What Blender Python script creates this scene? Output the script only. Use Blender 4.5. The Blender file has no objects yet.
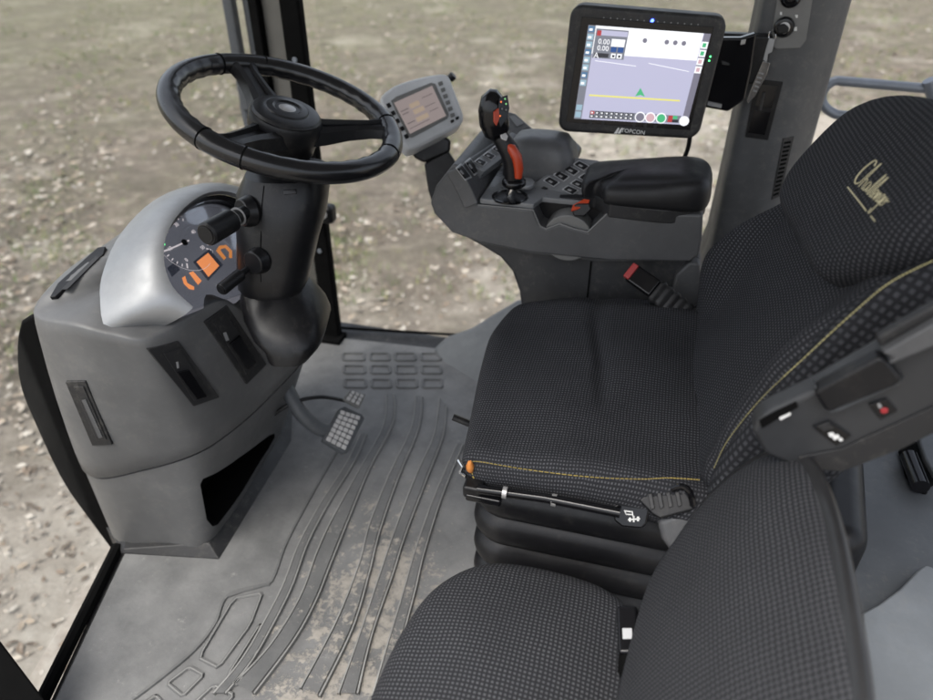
import bpy, bmesh, math, random
from mathutils import Vector, Matrix
from mathutils.bvhtree import BVHTree
random.seed(7)
SC = bpy.context.scene
COL = SC.collection
V = Vector
# ------------------------------------------------------------------ survey: pixel of the photo -> point on a known plane
H = 1.15; PI_ = math.radians(34); FPX = 700.0; YAW = math.radians(15)
_c, _s = math.cos(PI_), math.sin(PI_); _cy, _sy = math.cos(YAW), math.sin(YAW)
CAM = V((0, 0, H))
def ray(u, v):
    a = (u - 466.5) / FPX; b = (350 - v) / FPX; f = _c + b * _s
    return V((a * _cy - f * _sy, a * _sy + f * _cy, -_s + b * _c))
def W(u, v, z=None, d=None, y=None, x=None, pl=None):
    r = ray(u, v)
    if z is not None: t = (z - H) / r.z
    elif d is not None: t = d
    elif y is not None: t = y / r.y
    elif x is not None: t = x / r.x
    else: t = (pl[0] - CAM).dot(pl[1]) / r.dot(pl[1])
    return CAM + r * t
def dep(p):
    f = -p.x * _sy + p.y * _cy
    return f * _c + (H - p.z) * _s
# ------------------------------------------------------------------ materials
MATS = {}
def nodes(name):
    m = bpy.data.materials.new(name); m.use_nodes = True
    nt = m.node_tree; b = nt.nodes['Principled BSDF']
    MATS[name] = m
    return m, nt, b
def link(nt, a, b): nt.links.new(a, b)
def N(nt, t, **kw):
    n = nt.nodes.new(t)
    for k, v in kw.items(): setattr(n, k, v)
    return n
def math_(nt, op, a, b=None, c=None, clamp=False):
    n = N(nt, 'ShaderNodeMath', operation=op); n.use_clamp = clamp
    for i, q in enumerate((a, b, c)):
        if q is None: continue
        if isinstance(q, (int, float)): n.inputs[i].default_value = q
        else: link(nt, q, n.inputs[i])
    return n.outputs[0]
def ramp(nt, fac, stops):
    r = N(nt, 'ShaderNodeValToRGB'); cr = r.color_ramp
    while len(cr.elements) < len(stops): cr.elements.new(0.5)
    for e, (p, c) in zip(cr.elements, stops):
        e.position = p; e.color = (c[0], c[1], c[2], 1) if not isinstance(c, (int, float)) else (c, c, c, 1)
    link(nt, fac, r.inputs[0]); return r.outputs[0]
def noise(nt, vec, scale, detail=3, rough=.55):
    n = N(nt, 'ShaderNodeTexNoise'); n.inputs['Scale'].default_value = scale
    n.inputs['Detail'].default_value = detail; n.inputs['Roughness'].default_value = rough
    if vec is not None: link(nt, vec, n.inputs['Vector'])
    return n.outputs['Fac']
def bump(nt, b, h, strength=.3, dist=.001):
    n = N(nt, 'ShaderNodeBump'); n.inputs['Strength'].default_value = strength; n.inputs['Distance'].default_value = dist
    link(nt, h, n.inputs['Height']); link(nt, n.outputs[0], b.inputs['Normal'])
DUSTY = {'grey_plastic', 'dark_plastic', 'arm_plastic', 'black_plastic', 'soft_black', 'rear_grey', 'pedestal_grey', 'cover_grey', 'trim_blue', 'pillar_plastic'}
def plastic(name, col, rough=.5, grain=900, gs=.12, dust=.25, spec=.5, metallic=0):
    m, nt, b = nodes(name)
    tc = N(nt, 'ShaderNodeTexCoord').outputs['Object']
    n1 = noise(nt, tc, 9, 5, .65)
    ns = noise(nt, tc, 55, 9, .8); nb = noise(nt, tc, 4.5, 4, .6)
    lo = [c * .82 for c in col]; hi = [min(1, c * (1.0 + dust) + dust * .012) for c in col]
    base = ramp(nt, n1, [(.3, lo), (.55, col), (.8, hi)])
    if name in DUSTY:
        k = math_(nt, 'MULTIPLY', ramp(nt, math_(nt, 'ADD', ns, math_(nt, 'MULTIPLY', nb, .35)), [(.70, 0.0), (.86, 1.0)]), .06 if name in ('soft_black', 'black_plastic') else .15)
        mxd = N(nt, 'ShaderNodeMix', data_type='RGBA'); link(nt, k, mxd.inputs[0]); link(nt, base, mxd.inputs[6]); mxd.inputs[7].default_value = (.26, .24, .205, 1); base = mxd.outputs[2]
    link(nt, base, b.inputs['Base Color'])
    n2 = noise(nt, tc, 22, 6, .7)
    link(nt, ramp(nt, n2, [(.3, rough * .82), (.75, min(1, rough * 1.2))]), b.inputs['Roughness'])
    b.inputs['Specular IOR Level'].default_value = spec
    b.inputs['Metallic'].default_value = metallic
    n3 = noise(nt, tc, grain, 2, .5)
    bump(nt, b, n3, gs, .0006)
    return m
G = lambda v, w=0: (v * (1 + w), v, v * (1 - w))
plastic('grey_plastic', (.105, .105, .105), .42, 1400, .22)
plastic('arm_plastic', (.072, .073, .076), .48, 1400, .2)
plastic('dark_plastic', (.020, .020, .021), .5, 1200, .2, .25, .35)
plastic('black_plastic', (.007, .007, .008), .40, 900, .08, .15, .3)
plastic('soft_black', (.007, .007, .008), .36, 420, .12, .2, .33)
plastic('armrest_shell', (.025, .026, .028), .5, 1200, .18)
plastic('shell_black', (.020, .020, .021), .33, 900, .05)
plastic('pad_leather', (.0095, .0095, .0105), .5, 300, .25, .3, .35)
plastic('pedestal_grey', (.030, .031, .033), .5, 900, .15)
plastic('wheel_leather', (.008, .008, .009), .24, 500, .03, .15, .5)
plastic('gloss_black', (.005, .005, .006), .16, 300, .0, .1, .35)
plastic('matte_black', (.004, .004, .004), .85, 600, .1, .2, .06)
plastic('pillar_plastic', (.058, .060, .063), .5, 1500, .2)
plastic('mid_grey', (.15, .15, .145), .45, 900, .1)
plastic('post_grey', (.10, .096, .086), .6, 700, .1)
plastic('light_grey', (.33, .35, .37), .4, 900, .08)
plastic('terminal_grey', (.50, .51, .52), .42, 900, .06)
plastic('cover_grey', (.15, .162, .172), .55, 900, .1)
plastic('rear_grey', (.062, .067, .073), .55, 900, .1)
plastic('trim_blue', (.12, .127, .132), .5, 600, .1)
plastic('silver', (.29, .295, .30), .48, 1600, .08, .1, .5, .65)
plastic('chrome', (.6, .6, .6), .15, 600, .02, .05, .5, 1.0)
plastic('steel', (.42, .41, .40), .38, 500, .2, .3, .5, .6)
plastic('mirror_steel', (.04, .045, .052), .5, 500, .1, .2, .4, .2)
plastic('tread_metal', (.55, .54, .53), .4, 500, .2, .3, .5, .3)
plastic('rail_steel', (.18, .2, .23), .4, 500, .1, .2, .5, .3)
plastic('orange_grip', (.42, .045, .012), .4, 500, .08, .1)
plastic('belt_red', (.35, .03, .03), .4, 500, .03, .1)
plastic('foam_orange', (.55, .2, .04), .9, 500, .8, .4)
plastic('white_mark', (.7, .7, .68), .6, 500, 0, .05)
plastic('dim_mark', (.25, .25, .25), .6, 500, 0, .05)
plastic('logo_thread', (.66, .60, .38), .8, 900, .3, .1)
plastic('gold_stitch', (.36, .27, .07), .8, 900, .3, .1)
plastic('pale_stitch', (.40, .36, .17), .8, 900, .3, .1)
plastic('key_rim', (.42, .425, .43), .35, 600, .03, .1)
plastic('switch_grey', (.16, .165, .17), .3, 600, .03, .1)
plastic('red_mark', (.3, .02, .025), .4, 500, 0, .05)
def emit(name, col, st, rough=.2):
    m, nt, b = nodes(name)
    b.inputs['Base Color'].default_value = (col[0] * .1, col[1] * .1, col[2] * .1, 1)
    b.inputs['Roughness'].default_value = rough
    b.inputs['Emission Color'].default_value = (*col, 1); b.inputs['Emission Strength'].default_value = st
    return m
# fabric with woven dots, laid out in metres along the cloth (UV)
def fabric(name, pu, pv, dark, light, fu=.30, fv=.24, zig=0):
    m, nt, b = nodes(name)
    uv = N(nt, 'ShaderNodeUVMap').outputs[0]
    sp = N(nt, 'ShaderNodeSeparateXYZ'); link(nt, uv, sp.inputs[0])
    wob = math_(nt, 'MULTIPLY', noise(nt, uv, 26, 2), .0035)
    u = math_(nt, 'DIVIDE', math_(nt, 'ADD', sp.outputs[0], wob), pu); v = math_(nt, 'DIVIDE', math_(nt, 'ADD', sp.outputs[1], wob), pv)
    def tri(q, half):
        f = math_(nt, 'ABSOLUTE', math_(nt, 'SUBTRACT', math_(nt, 'FRACT', q), .5))
        mr = N(nt, 'ShaderNodeMapRange', interpolation_type='SMOOTHSTEP')
        mr.inputs[1].default_value = half - .12; mr.inputs[2].default_value = half + .12
        mr.inputs[3].default_value = 1; mr.inputs[4].default_value = 0
        link(nt, f, mr.inputs[0]); return mr.outputs[0]
    dot = math_(nt, 'MULTIPLY', tri(u, fu), tri(v, fv))
    n1 = noise(nt, uv, 700, 3, .7); n2 = noise(nt, uv, 14, 4, .6)
    k = math_(nt, 'MULTIPLY', dot, math_(nt, 'MULTIPLY_ADD', n1, 1.3, .25), clamp=True)
    k = math_(nt, 'MULTIPLY', k, math_(nt, 'MULTIPLY_ADD', n2, .9, .5), clamp=True)
    mix = N(nt, 'ShaderNodeMix', data_type='RGBA'); link(nt, k, mix.inputs[0])
    mix.inputs[6].default_value = (*dark, 1); mix.inputs[7].default_value = (*light, 1)
    link(nt, mix.outputs[2], b.inputs['Base Color'])
    b.inputs['Roughness'].default_value = .92; b.inputs['Specular IOR Level'].default_value = .12
    b.inputs['Sheen Weight'].default_value = .0
    hgt = math_(nt, 'ADD', math_(nt, 'MULTIPLY', dot, -.6), math_(nt, 'MULTIPLY', n1, .5))
    bump(nt, b, hgt, .7, .0016)
fabric('seat_fabric', .0044, .0054, (.0215, .0220, .0248), (.092, .094, .101), .25, .22)
fabric('back_fabric', .0072, .0051, (.0205, .0210, .0238), (.082, .084, .091), .22, .24)
fabric('bolster_fabric', .0082, .0094, (.0185, .0190, .0215), (.058, .060, .066), .26, .27)
fabric('jump_fabric', .0053, .0054, (.0205, .0210, .0235), (.086, .088, .094), .25, .25)
# floor mat: worn rubber, dried mud where feet go (a stain with its own shape, fixed to the mat)
def mat_rubber(name, ribs):
    m, nt, b = nodes(name)
    tc = N(nt, 'ShaderNodeTexCoord').outputs['Object']
    n1 = noise(nt, tc, 7, 6, .65); n2 = noise(nt, tc, 60, 6, .7)
    base = ramp(nt, n1, [(.3, (.088, .0885, .088)), (.52, (.142, .142, .140)), (.75, (.205, .203, .198))])
    if ribs: base = ramp(nt, n1, [(.3, (.075, .076, .076)), (.6, (.12, .12, .118)), (.8, (.18, .178, .172))])
    sp = N(nt, 'ShaderNodeSeparateXYZ'); link(nt, tc, sp.inputs[0])
    # distance from the trodden strip
    dx = math_(nt, 'ABSOLUTE', math_(nt, 'SUBTRACT', sp.outputs[0], math_(nt, 'MULTIPLY_ADD', sp.outputs[1], -.16, .05)))
    near = N(nt, 'ShaderNodeMapRange'); near.inputs[1].default_value = .06; near.inputs[2].default_value = .30
    near.inputs[3].default_value = 1; near.inputs[4].default_value = 0; link(nt, dx, near.inputs[0])
    yy = N(nt, 'ShaderNodeMapRange'); yy.inputs[1].default_value = .38; yy.inputs[2].default_value = -.12
    yy.inputs[3].default_value = 0; yy.inputs[4].default_value = 1; link(nt, sp.outputs[1], yy.inputs[0])
    n3 = noise(nt, tc, 30, 12, .8)
    mk = math_(nt, 'MULTIPLY', math_(nt, 'MULTIPLY', near.outputs[0], yy.outputs[0]), .22 if not ribs else .15)
    mk = math_(nt, 'ADD', n3, mk)
    mr = N(nt, 'ShaderNodeMapRange'); mr.inputs[1].default_value = .665; mr.inputs[2].default_value = .715; link(nt, mk, mr.inputs[0])
    dust = math_(nt, 'MULTIPLY', mr.outputs[0], .72)
    mix = N(nt, 'ShaderNodeMix', data_type='RGBA'); link(nt, dust, mix.inputs[0]); link(nt, base, mix.inputs[6])
    mud = ramp(nt, n2, [(.3, (.17, .155, .13)), (.7, (.36, .33, .285))]); link(nt, mud, mix.inputs[7])
    # scuffs and pale specks
    n4 = noise(nt, tc, 38, 8, .8)
    sc = N(nt, 'ShaderNodeMapRange'); sc.inputs[1].default_value = .60; sc.inputs[2].default_value = .70; link(nt, n4, sc.inputs[0])
    mix2 = N(nt, 'ShaderNodeMix', data_type='RGBA'); link(nt, math_(nt, 'MULTIPLY', sc.outputs[0], .4), mix2.inputs[0])
    link(nt, mix.outputs[2], mix2.inputs[6]); mix2.inputs[7].default_value = (.40, .39, .37, 1)
    link(nt, mix2.outputs[2], b.inputs['Base Color'])
    link(nt, ramp(nt, n2, [(.3, .42), (.7, .75)]), b.inputs['Roughness'])
    bump(nt, b, math_(nt, 'ADD', n2, math_(nt, 'MULTIPLY', mr.outputs[0], .8)), .45, .002)
plastic('mat_worn', (.20, .198, .19), .7, 300, .3, .5)
mat_rubber('mat_rubber', False); mat_rubber('mat_rib', True)
def glass(name, fac, tint=(.97, .985, .98), dust=0):
    m = bpy.data.materials.new(name); m.use_nodes = True; nt = m.node_tree; nt.nodes.clear(); MATS[name] = m
    o = N(nt, 'ShaderNodeOutputMaterial'); t = N(nt, 'ShaderNodeBsdfTransparent'); t.inputs[0].default_value = (*tint, 1)
    g = N(nt, 'ShaderNodeBsdfGlossy'); g.inputs['Roughness'].default_value = .03
    lw = N(nt, 'ShaderNodeFresnel'); lw.inputs[0].default_value = 1.35
    mx = N(nt, 'ShaderNodeMixShader'); link(nt, math_(nt, 'MULTIPLY', lw.outputs[0], fac), mx.inputs[0])
    link(nt, t.outputs[0], mx.inputs[1]); link(nt, g.outputs[0], mx.inputs[2]); last = mx.outputs[0]
    if dust:
        tc = N(nt, 'ShaderNodeTexCoord').outputs['Object']; mp = N(nt, 'ShaderNodeMapping'); mp.inputs['Scale'].default_value = (3, 3, .8); mp.inputs['Rotation'].default_value = (.2, .1, .3); link(nt, tc, mp.inputs[0])
        k = math_(nt, 'MULTIPLY', ramp(nt, noise(nt, mp.outputs[0], 2.2, 8, .7), [(.35, .25), (.7, 1.0)]), dust)
        d = N(nt, 'ShaderNodeBsdfDiffuse'); d.inputs[0].default_value = (.55, .53, .49, 1); m2 = N(nt, 'ShaderNodeMixShader'); link(nt, k, m2.inputs[0]); link(nt, last, m2.inputs[1]); link(nt, d.outputs[0], m2.inputs[2]); last = m2.outputs[0]
    link(nt, last, o.inputs[0])
glass('window_glass', .07, (.99, .995, .99), .07); glass('lens_glass', 1.5, (.93, .95, .97))
# ground
def ground_mat():
    m, nt, b = nodes('ground')
    tc = N(nt, 'ShaderNodeTexCoord').outputs['Object']
    n1 = noise(nt, tc, .55, 5, .6); n2 = noise(nt, tc, 4.2, 11, .8); n3 = noise(nt, tc, 38, 6, .75); n4 = noise(nt, tc, .9, 6, .65)
    soil = ramp(nt, n2, [(.30, (.042, .034, .026)), (.5, (.122, .10, .077)), (.68, (.26, .225, .182))])
    soil2 = ramp(nt, n2, [(.30, (.18, .155, .125)), (.5, (.31, .28, .238)), (.7, (.43, .405, .355))])
    mx = N(nt, 'ShaderNodeMix', data_type='RGBA'); spg = N(nt, 'ShaderNodeSeparateXYZ'); link(nt, tc, spg.inputs[0])
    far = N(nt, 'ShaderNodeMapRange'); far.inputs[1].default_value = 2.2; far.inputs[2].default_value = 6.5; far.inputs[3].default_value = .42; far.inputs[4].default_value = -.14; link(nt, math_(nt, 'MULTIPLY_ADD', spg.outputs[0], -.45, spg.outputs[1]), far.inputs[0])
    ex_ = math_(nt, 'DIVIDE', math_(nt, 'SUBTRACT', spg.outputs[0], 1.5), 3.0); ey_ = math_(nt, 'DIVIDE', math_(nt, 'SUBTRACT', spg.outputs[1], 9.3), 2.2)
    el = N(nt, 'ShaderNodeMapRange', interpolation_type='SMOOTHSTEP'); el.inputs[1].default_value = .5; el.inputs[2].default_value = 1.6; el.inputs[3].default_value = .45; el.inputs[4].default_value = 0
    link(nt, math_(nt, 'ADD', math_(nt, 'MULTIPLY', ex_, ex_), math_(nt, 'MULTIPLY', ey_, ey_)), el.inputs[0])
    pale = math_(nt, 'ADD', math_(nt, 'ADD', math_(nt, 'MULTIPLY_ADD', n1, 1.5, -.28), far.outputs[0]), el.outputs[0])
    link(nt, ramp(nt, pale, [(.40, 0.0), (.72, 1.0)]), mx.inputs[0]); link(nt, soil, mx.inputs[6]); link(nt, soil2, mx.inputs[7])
    sp = N(nt, 'ShaderNodeSeparateXYZ'); link(nt, tc, sp.inputs[0])
    # green grows further out from the machine, bare track near it
    dist = math_(nt, 'MULTIPLY_ADD', sp.outputs[1], .014, math_(nt, 'MULTIPLY', sp.outputs[0], -.012))
    gk = math_(nt, 'ADD', math_(nt, 'ADD', math_(nt, 'MULTIPLY', n4, .75), math_(nt, 'MULTIPLY', n3, .30)), dist)
    gm = N(nt, 'ShaderNodeMapRange'); gm.inputs[1].default_value = .64; gm.inputs[2].default_value = .90; link(nt, gk, gm.inputs[0])
    green = ramp(nt, n3, [(.3, (.06, .066, .026)), (.7, (.15, .158, .075))])
    mg = N(nt, 'ShaderNodeMix', data_type='RGBA'); link(nt, math_(nt, 'MULTIPLY', gm.outputs[0], .42), mg.inputs[0]); link(nt, mx.outputs[2], mg.inputs[6]); link(nt, green, mg.inputs[7])
    dk = math_(nt, 'MULTIPLY', ramp(nt, noise(nt, tc, 1.6, 7, .7), [(.46, 0.0), (.62, 1.0)]), math_(nt, 'SUBTRACT', .62, math_(nt, 'MULTIPLY', ramp(nt, pale, [(.40, 0.0), (.72, 1.0)]), .5)))
    md = N(nt, 'ShaderNodeMix', data_type='RGBA'); link(nt, dk, md.inputs[0]); link(nt, mg.outputs[2], md.inputs[6]); link(nt, ramp(nt, n3, [(.3, (.05, .042, .03)), (.7, (.12, .105, .075))]), md.inputs[7]); mg = md
    sp3 = N(nt, 'ShaderNodeMapRange'); sp3.inputs[1].default_value = .60; sp3.inputs[2].default_value = .72; link(nt, n3, sp3.inputs[0])
    ml = N(nt, 'ShaderNodeMix', data_type='RGBA'); link(nt, math_(nt, 'MULTIPLY', sp3.outputs[0], .55), ml.inputs[0]); link(nt, mg.outputs[2], ml.inputs[6]); ml.inputs[7].default_value = (.34, .315, .275, 1)
    link(nt, ml.outputs[2], b.inputs['Base Color']); b.inputs['Roughness'].default_value = .95
    bump(nt, b, math_(nt, 'ADD', n2, math_(nt, 'MULTIPLY', n3, .5)), .8, .06)
ground_mat()
def flat(name, col, rough=.9):
    m, nt, b = nodes(name); b.inputs['Base Color'].default_value = (*col, 1); b.inputs['Roughness'].default_value = rough
for i, c in enumerate([(.31, .275, .23), (.23, .19, .145), (.15, .115, .085), (.34, .315, .275), (.085, .065, .048)]): flat('litter%d' % i, c)
for i, c in enumerate([(.075, .12, .03), (.12, .17, .05), (.20, .2, .08)]): flat('blade%d' % i, c)
# screens (they give off light)
emit('scr_lav', (.60, .60, .80), 0.290); emit('scr_lav2', (.45, .46, .64), 0.260); emit('scr_white', (.95, .96, 1), 0.372); emit('scr_panel', (.33, .35, .42), 0.205)
emit('scr_blue', (.12, .28, .5), 0.223); emit('scr_sky', (.42, .62, .75), 0.260); emit('scr_navy', (.03, .12, .42), 0.223); emit('scr_dark', (.06, .065, .09), 0.149)
emit('scr_yellow', (.85, .8, .2), 0.335); emit('scr_green', (.08, .55, .25), 0.298); emit('scr_red', (.6, .06, .07), 0.260); emit('scr_pink', (.75, .5, .55), 0.298); emit('scr_grey', (.3, .29, .38), 0.223)
emit('led_blue', (.05, .1, 1), 3.600); emit('led_green', (.1, 1, .25), 1.200); emit('lcd_orange', (1, .33, .11), 0.360); emit('lcd_orange_dim', (.9, .32, .08), 0.300); emit('led_red', (1, .08, .08), 0.480)
emit('term_lcd', (.36, .30, .29), 0.252, .35); emit('term_ink', (.2, .165, .17), 0.210); emit('term_ink2', (.47, .37, .28), 0.252); emit('dial_face', (.13, .13, .15), 0.300); emit('dial_mark', (.75, .66, .66), 0.34); emit('grip_lit', (1, .22, .05), 0.420); emit('leg_green', (.3, .8, .3), 0.300)
# ------------------------------------------------------------------ object helpers
def rootloc(p):
    while p is not None and p.parent is not None: p = p.parent
    return p.location.copy() if p is not None else V((0, 0, 0))
def thing(name, label, cat, loc, group=None):
    o = bpy.data.objects.new(name, None); COL.objects.link(o); o.location = loc; o.empty_display_size = .05
    o['label'] = label; o['category'] = cat
    if group: o['group'] = group
    return o
def tag(o, label, cat, group=None):
    o['label'] = label; o['category'] = cat
    if group: o['group'] = group
    return o
def mk(name, verts, faces, mat, parent=None, uv=None, smooth=True, angle=40, bev=0, seg=2, sub=0, mats=None, midx=None, solid=0, loc=None):
    off = rootloc(parent) if parent is not None else V(loc) if loc is not None else V((0, 0, 0))
    me = bpy.data.meshes.new(name)
    me.from_pydata([tuple(V(v) - off) for v in verts], [], faces)
    if uv is not None:
        l = me.uv_layers.new(name='UVMap')
        for lp in me.loops: l.data[lp.index].uv = uv[lp.vertex_index]
    for mm in (mats or [mat]): me.materials.append(MATS[mm])
    if midx: 
        for p, k in zip(me.polygons, midx): p.material_index = k
    bm = bmesh.new(); bm.from_mesh(me); bmesh.ops.recalc_face_normals(bm, faces=bm.faces); bm.to_mesh(me); bm.free()
    if smooth:
        me.polygons.foreach_set('use_smooth', [True] * len(me.polygons))
        if not sub: me.set_sharp_from_angle(angle=math.radians(angle))
    o = bpy.data.objects.new(name, me); COL.objects.link(o)
    if parent is not None: o.parent = parent
    elif loc is not None: o.location = off
    if solid: md = o.modifiers.new('s', 'SOLIDIFY'); md.thickness = solid; md.offset = -1
    if bev: md = o.modifiers.new('b', 'BEVEL'); md.width = bev; md.segments = seg; md.limit_method = 'ANGLE'; md.angle_limit = math.radians(35); md.harden_normals = True
    if sub: md = o.modifiers.new('u', 'SUBSURF'); md.levels = sub; md.render_levels = sub
    return o
def cr(pts, n, closed=False):
    """Catmull-Rom resample to n points"""
    pts = [V(p) for p in pts]; m = len(pts); out = []
    segs = m if closed else m - 1
    for k in range(n):
        t = k / n * segs if closed else k / (n - 1) * segs
        i = min(int(t), segs - 1); f = t - i
        g = (lambda j: pts[j % m]) if closed else (lambda j: pts[max(0, min(m - 1, j))])
        p0, p1, p2, p3 = g(i - 1), g(i), g(i + 1), g(i + 2)
        out.append(.5 * ((2 * p1) + (p2 - p0) * f + (2 * p0 - 5 * p1 + 4 * p2 - p3) * f * f + (3 * p1 - p0 - 3 * p2 + p3) * f ** 3))
    return out
def loft(name, rings, mat, parent=None, closed=True, cap=True, **kw):
    n = len(rings[0]); vs = [p for r in rings for p in r]; fs = []
    for i in range(len(rings) - 1):
        for j in range(n if closed else n - 1):
            a = i * n + j; b = i * n + (j + 1) % n
            fs.append((a, b, b + n, a + n))
    if cap and closed:
        fs.append(tuple(range(n))[::-1]); fs.append(tuple(range((len(rings) - 1) * n, len(rings) * n)))
    return mk(name, vs, fs, mat, parent, **kw)
def frame_of(d):
    d = V(d).normalized(); h = V((0, 0, 1)) if abs(d.z) < .95 else V((1, 0, 0))
    a = d.cross(h).normalized(); return a, a.cross(d).normalized()
def tuberings(pts, r, n=10, sx=1, sy=1):
    pts = [V(p) for p in pts]; rs = r if isinstance(r, (list, tuple)) else [r] * len(pts); rings = []; pa = None
    for i, p in enumerate(pts):
        d = pts[min(i + 1, len(pts) - 1)] - pts[max(i - 1, 0)]
        a, b = frame_of(d)
        if pa is not None:
            a = (pa - d.normalized() * pa.dot(d.normalized())).normalized(); b = a.cross(d.normalized())
        pa = a
        rings.append([p + a * (math.cos(t) * rs[i] * sx) + b * (math.sin(t) * rs[i] * sy) for t in [2 * math.pi * k / n for k in range(n)]])
    return rings
def tube(name, pts, r, mat, parent=None, n=10, smooth_n=0, closed=False, **kw):
    if smooth_n: pts = cr(pts, smooth_n)
    return loft(name, tuberings(pts, r, n), mat, parent, **kw)
def prism(name, pts, vec, mat, parent=None, bev=.003, seg=2, **kw):
    n = len(pts); vec = V(vec); vs = [V(p) for p in pts] + [V(p) + vec for p in pts]
    fs = [tuple(range(n)), tuple(range(2 * n - 1, n - 1, -1))] + [(i, (i + 1) % n, n + (i + 1) % n, n + i) for i in range(n)]
    return mk(name, vs, fs, mat, parent, bev=bev, seg=seg, **kw)
def box(name, c, size, mat, parent=None, rot=None, bev=.003, seg=2, **kw):
    c = V(c); R = rot if rot is not None else Matrix.Identity(3); x, y, z = [q / 2 for q in size]
    q = [(-x, -y), (x, -y), (x, y), (-x, y)]
    return prism(name, [c + R @ V((a, b, -z)) for a, b in q], R @ V((0, 0, 2 * z)), mat, parent, bev, seg, **kw)
def basis(x, z):
    z = V(z).normalized(); x = V(x); x = (x - z * x.dot(z)).normalized(); y = z.cross(x)
    return Matrix((x, y, z)).transposed()
def disc(name, c, nrm, r, h, mat, parent=None, n=24, r2=None, bev=.0008, **kw):
    a, b = frame_of(nrm); nrm = V(nrm).normalized(); c = V(c)
    R0 = [c + a * math.cos(t) * r + b * math.sin(t) * r for t in [2 * math.pi * k / n for k in range(n)]]
    r2 = r2 or r
    R1 = [c + nrm * h + a * math.cos(t) * r2 + b * math.sin(t) * r2 for t in [2 * math.pi * k / n for k in range(n)]]
    return loft(name, [R0, R1], mat, parent, bev=bev, **kw)
def pad(name, outl, O, e1, e2, nrm, prof, mat, parent=None, hf=None, N_=72, rings=14, **kw):
    """cushion: outline (a,b) in metres, top from centre out, then prof = [(inset, height)] rolling down the side"""
    o2 = cr([(a, b, 0) for a, b in outl], N_, True); cx = sum(p.x for p in o2) / N_; cyy = sum(p.y for p in o2) / N_
    O, e1, e2, nrm = V(O), V(e1), V(e2), V(nrm); vs = []; uv = []; fs = []
    c0 = V((cx, cyy, 0)); levels = []
    ins0, h0 = prof[0]
    for k in range(1, rings + 1): levels.append(('in', k / rings))
    for ins, h in prof[1:]: levels.append(('side', ins, h))
    def put(a, b, h, ua, ub): vs.append(O + e1 * a + e2 * b + nrm * h); uv.append((ua, ub))
    put(cx, cyy, h0 + (hf(cx, cyy, 0) if hf else 0), cx, cyy)
    acc = [0] * N_
    last = None
    for L in levels:
        for j in range(N_):
            p = o2[j]; d = (c0 - p); dl = d.length; dn = d / dl
            if L[0] == 'in':
                q = c0 + (p + dn * ins0 - c0) * L[1]; h = h0 + (hf(q.x, q.y, L[1]) if hf else 0); u_ = q
            else:
                q = p + dn * L[1]; h = L[2] + (hf(q.x, q.y, 1) if hf else 0) * (max(0, (L[2] - prof[-1][1])) / max(1e-6, h0 - prof[-1][1]))
                dd = math.hypot(L[1] - last[0], L[2] - last[1]); 
                acc[j] += dd; u_ = (p + dn * ins0) - dn * acc[j]
            put(q.x, q.y, h, u_.x, u_.y)
        last = (L[1], L[2]) if L[0] == 'side' else (ins0, h0)
    for j in range(N_): fs.append((0, 1 + j, 1 + (j + 1) % N_))
    for i in range(len(levels) - 1):
        for j in range(N_):
            a = 1 + i * N_ + j; b = 1 + i * N_ + (j + 1) % N_; fs.append((a, b, b + N_, a + N_))
    fs.append(tuple(1 + (len(levels) - 1) * N_ + j for j in range(N_))[::-1])
    return mk(name, vs, fs, mat, parent, uv=uv, angle=80, **kw)
def bvh_of(*objs):
    vs = []; fs = []
    dg = bpy.context.evaluated_depsgraph_get()
    for o in objs:
        oe = o.evaluated_get(dg); me = oe.to_mesh(); off = rootloc(o); b = len(vs)
        vs += [v.co + off for v in me.vertices]; fs += [tuple(b + i for i in p.vertices) for p in me.polygons]; oe.to_mesh_clear()
    return BVHTree.FromPolygons(vs, fs)
def hit(bv, u, v):
    r = ray(u, v).normalized(); h = bv.ray_cast(CAM, r)
    return (h[0], h[1] if h[1].dot(r) < 0 else -h[1]) if h[0] is not None else (None, None)
def onplate(name, bv, px, mat, parent, h=.003, sink=.012, bev=.001, fall=None, plane=None, **kw):
    """a small plate lying on a surface already built: corners found on that surface"""
    if plane is None:
        hs = [hit(bv, *p) for p in px]; hs = [q for q in hs if q[0] is not None]
        n = sum((q[1] for q in hs), V((0, 0, 0))).normalized(); c = sum((q[0] for q in hs), V((0, 0, 0))) / len(hs)
    else: c, n = plane
    if plane is None: c = c + n * (.75 * max((q[0] - c).dot(n) for q in hs))
    pts = [W(*p, pl=(c, n)) - n * sink for p in px]
    o = prism(name, pts, n * (h + sink), mat, parent, bev, **kw)
    return o, (c + n * h, n)
def lay(name, px, pl, mat, parent, h=.001, lift=0, bev=0, **kw):
    c, n = pl; return prism(name, [W(*p, pl=(c + n * lift, n)) for p in px], n * h, mat, parent, bev, smooth=bev > 0, **kw)
def text(name, s, O, ex, ey, size, mat, parent, depth=.0006, shear=0, align='CENTER'):
    cu = bpy.data.curves.new('t', 'FONT'); cu.body = s; cu.size = size; cu.extrude = depth; cu.align_x = align; cu.align_y = 'CENTER'; cu.shear = shear; cu.resolution_u = 3
    o = bpy.data.objects.new('t', cu); COL.objects.link(o); bpy.context.view_layer.update()
    me = bpy.data.meshes.new_from_object(o.evaluated_get(bpy.context.evaluated_depsgraph_get())); bpy.data.objects.remove(o); bpy.data.curves.remove(cu)
    R = basis(ex, V(ex).cross(V(ey))); O = V(O)
    vs = [O + R @ v.co for v in me.vertices]; fs = [tuple(p.vertices) for p in me.polygons]
    bpy.data.meshes.remove(me)
    return mk(name, vs, fs, mat, parent, smooth=False)
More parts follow.
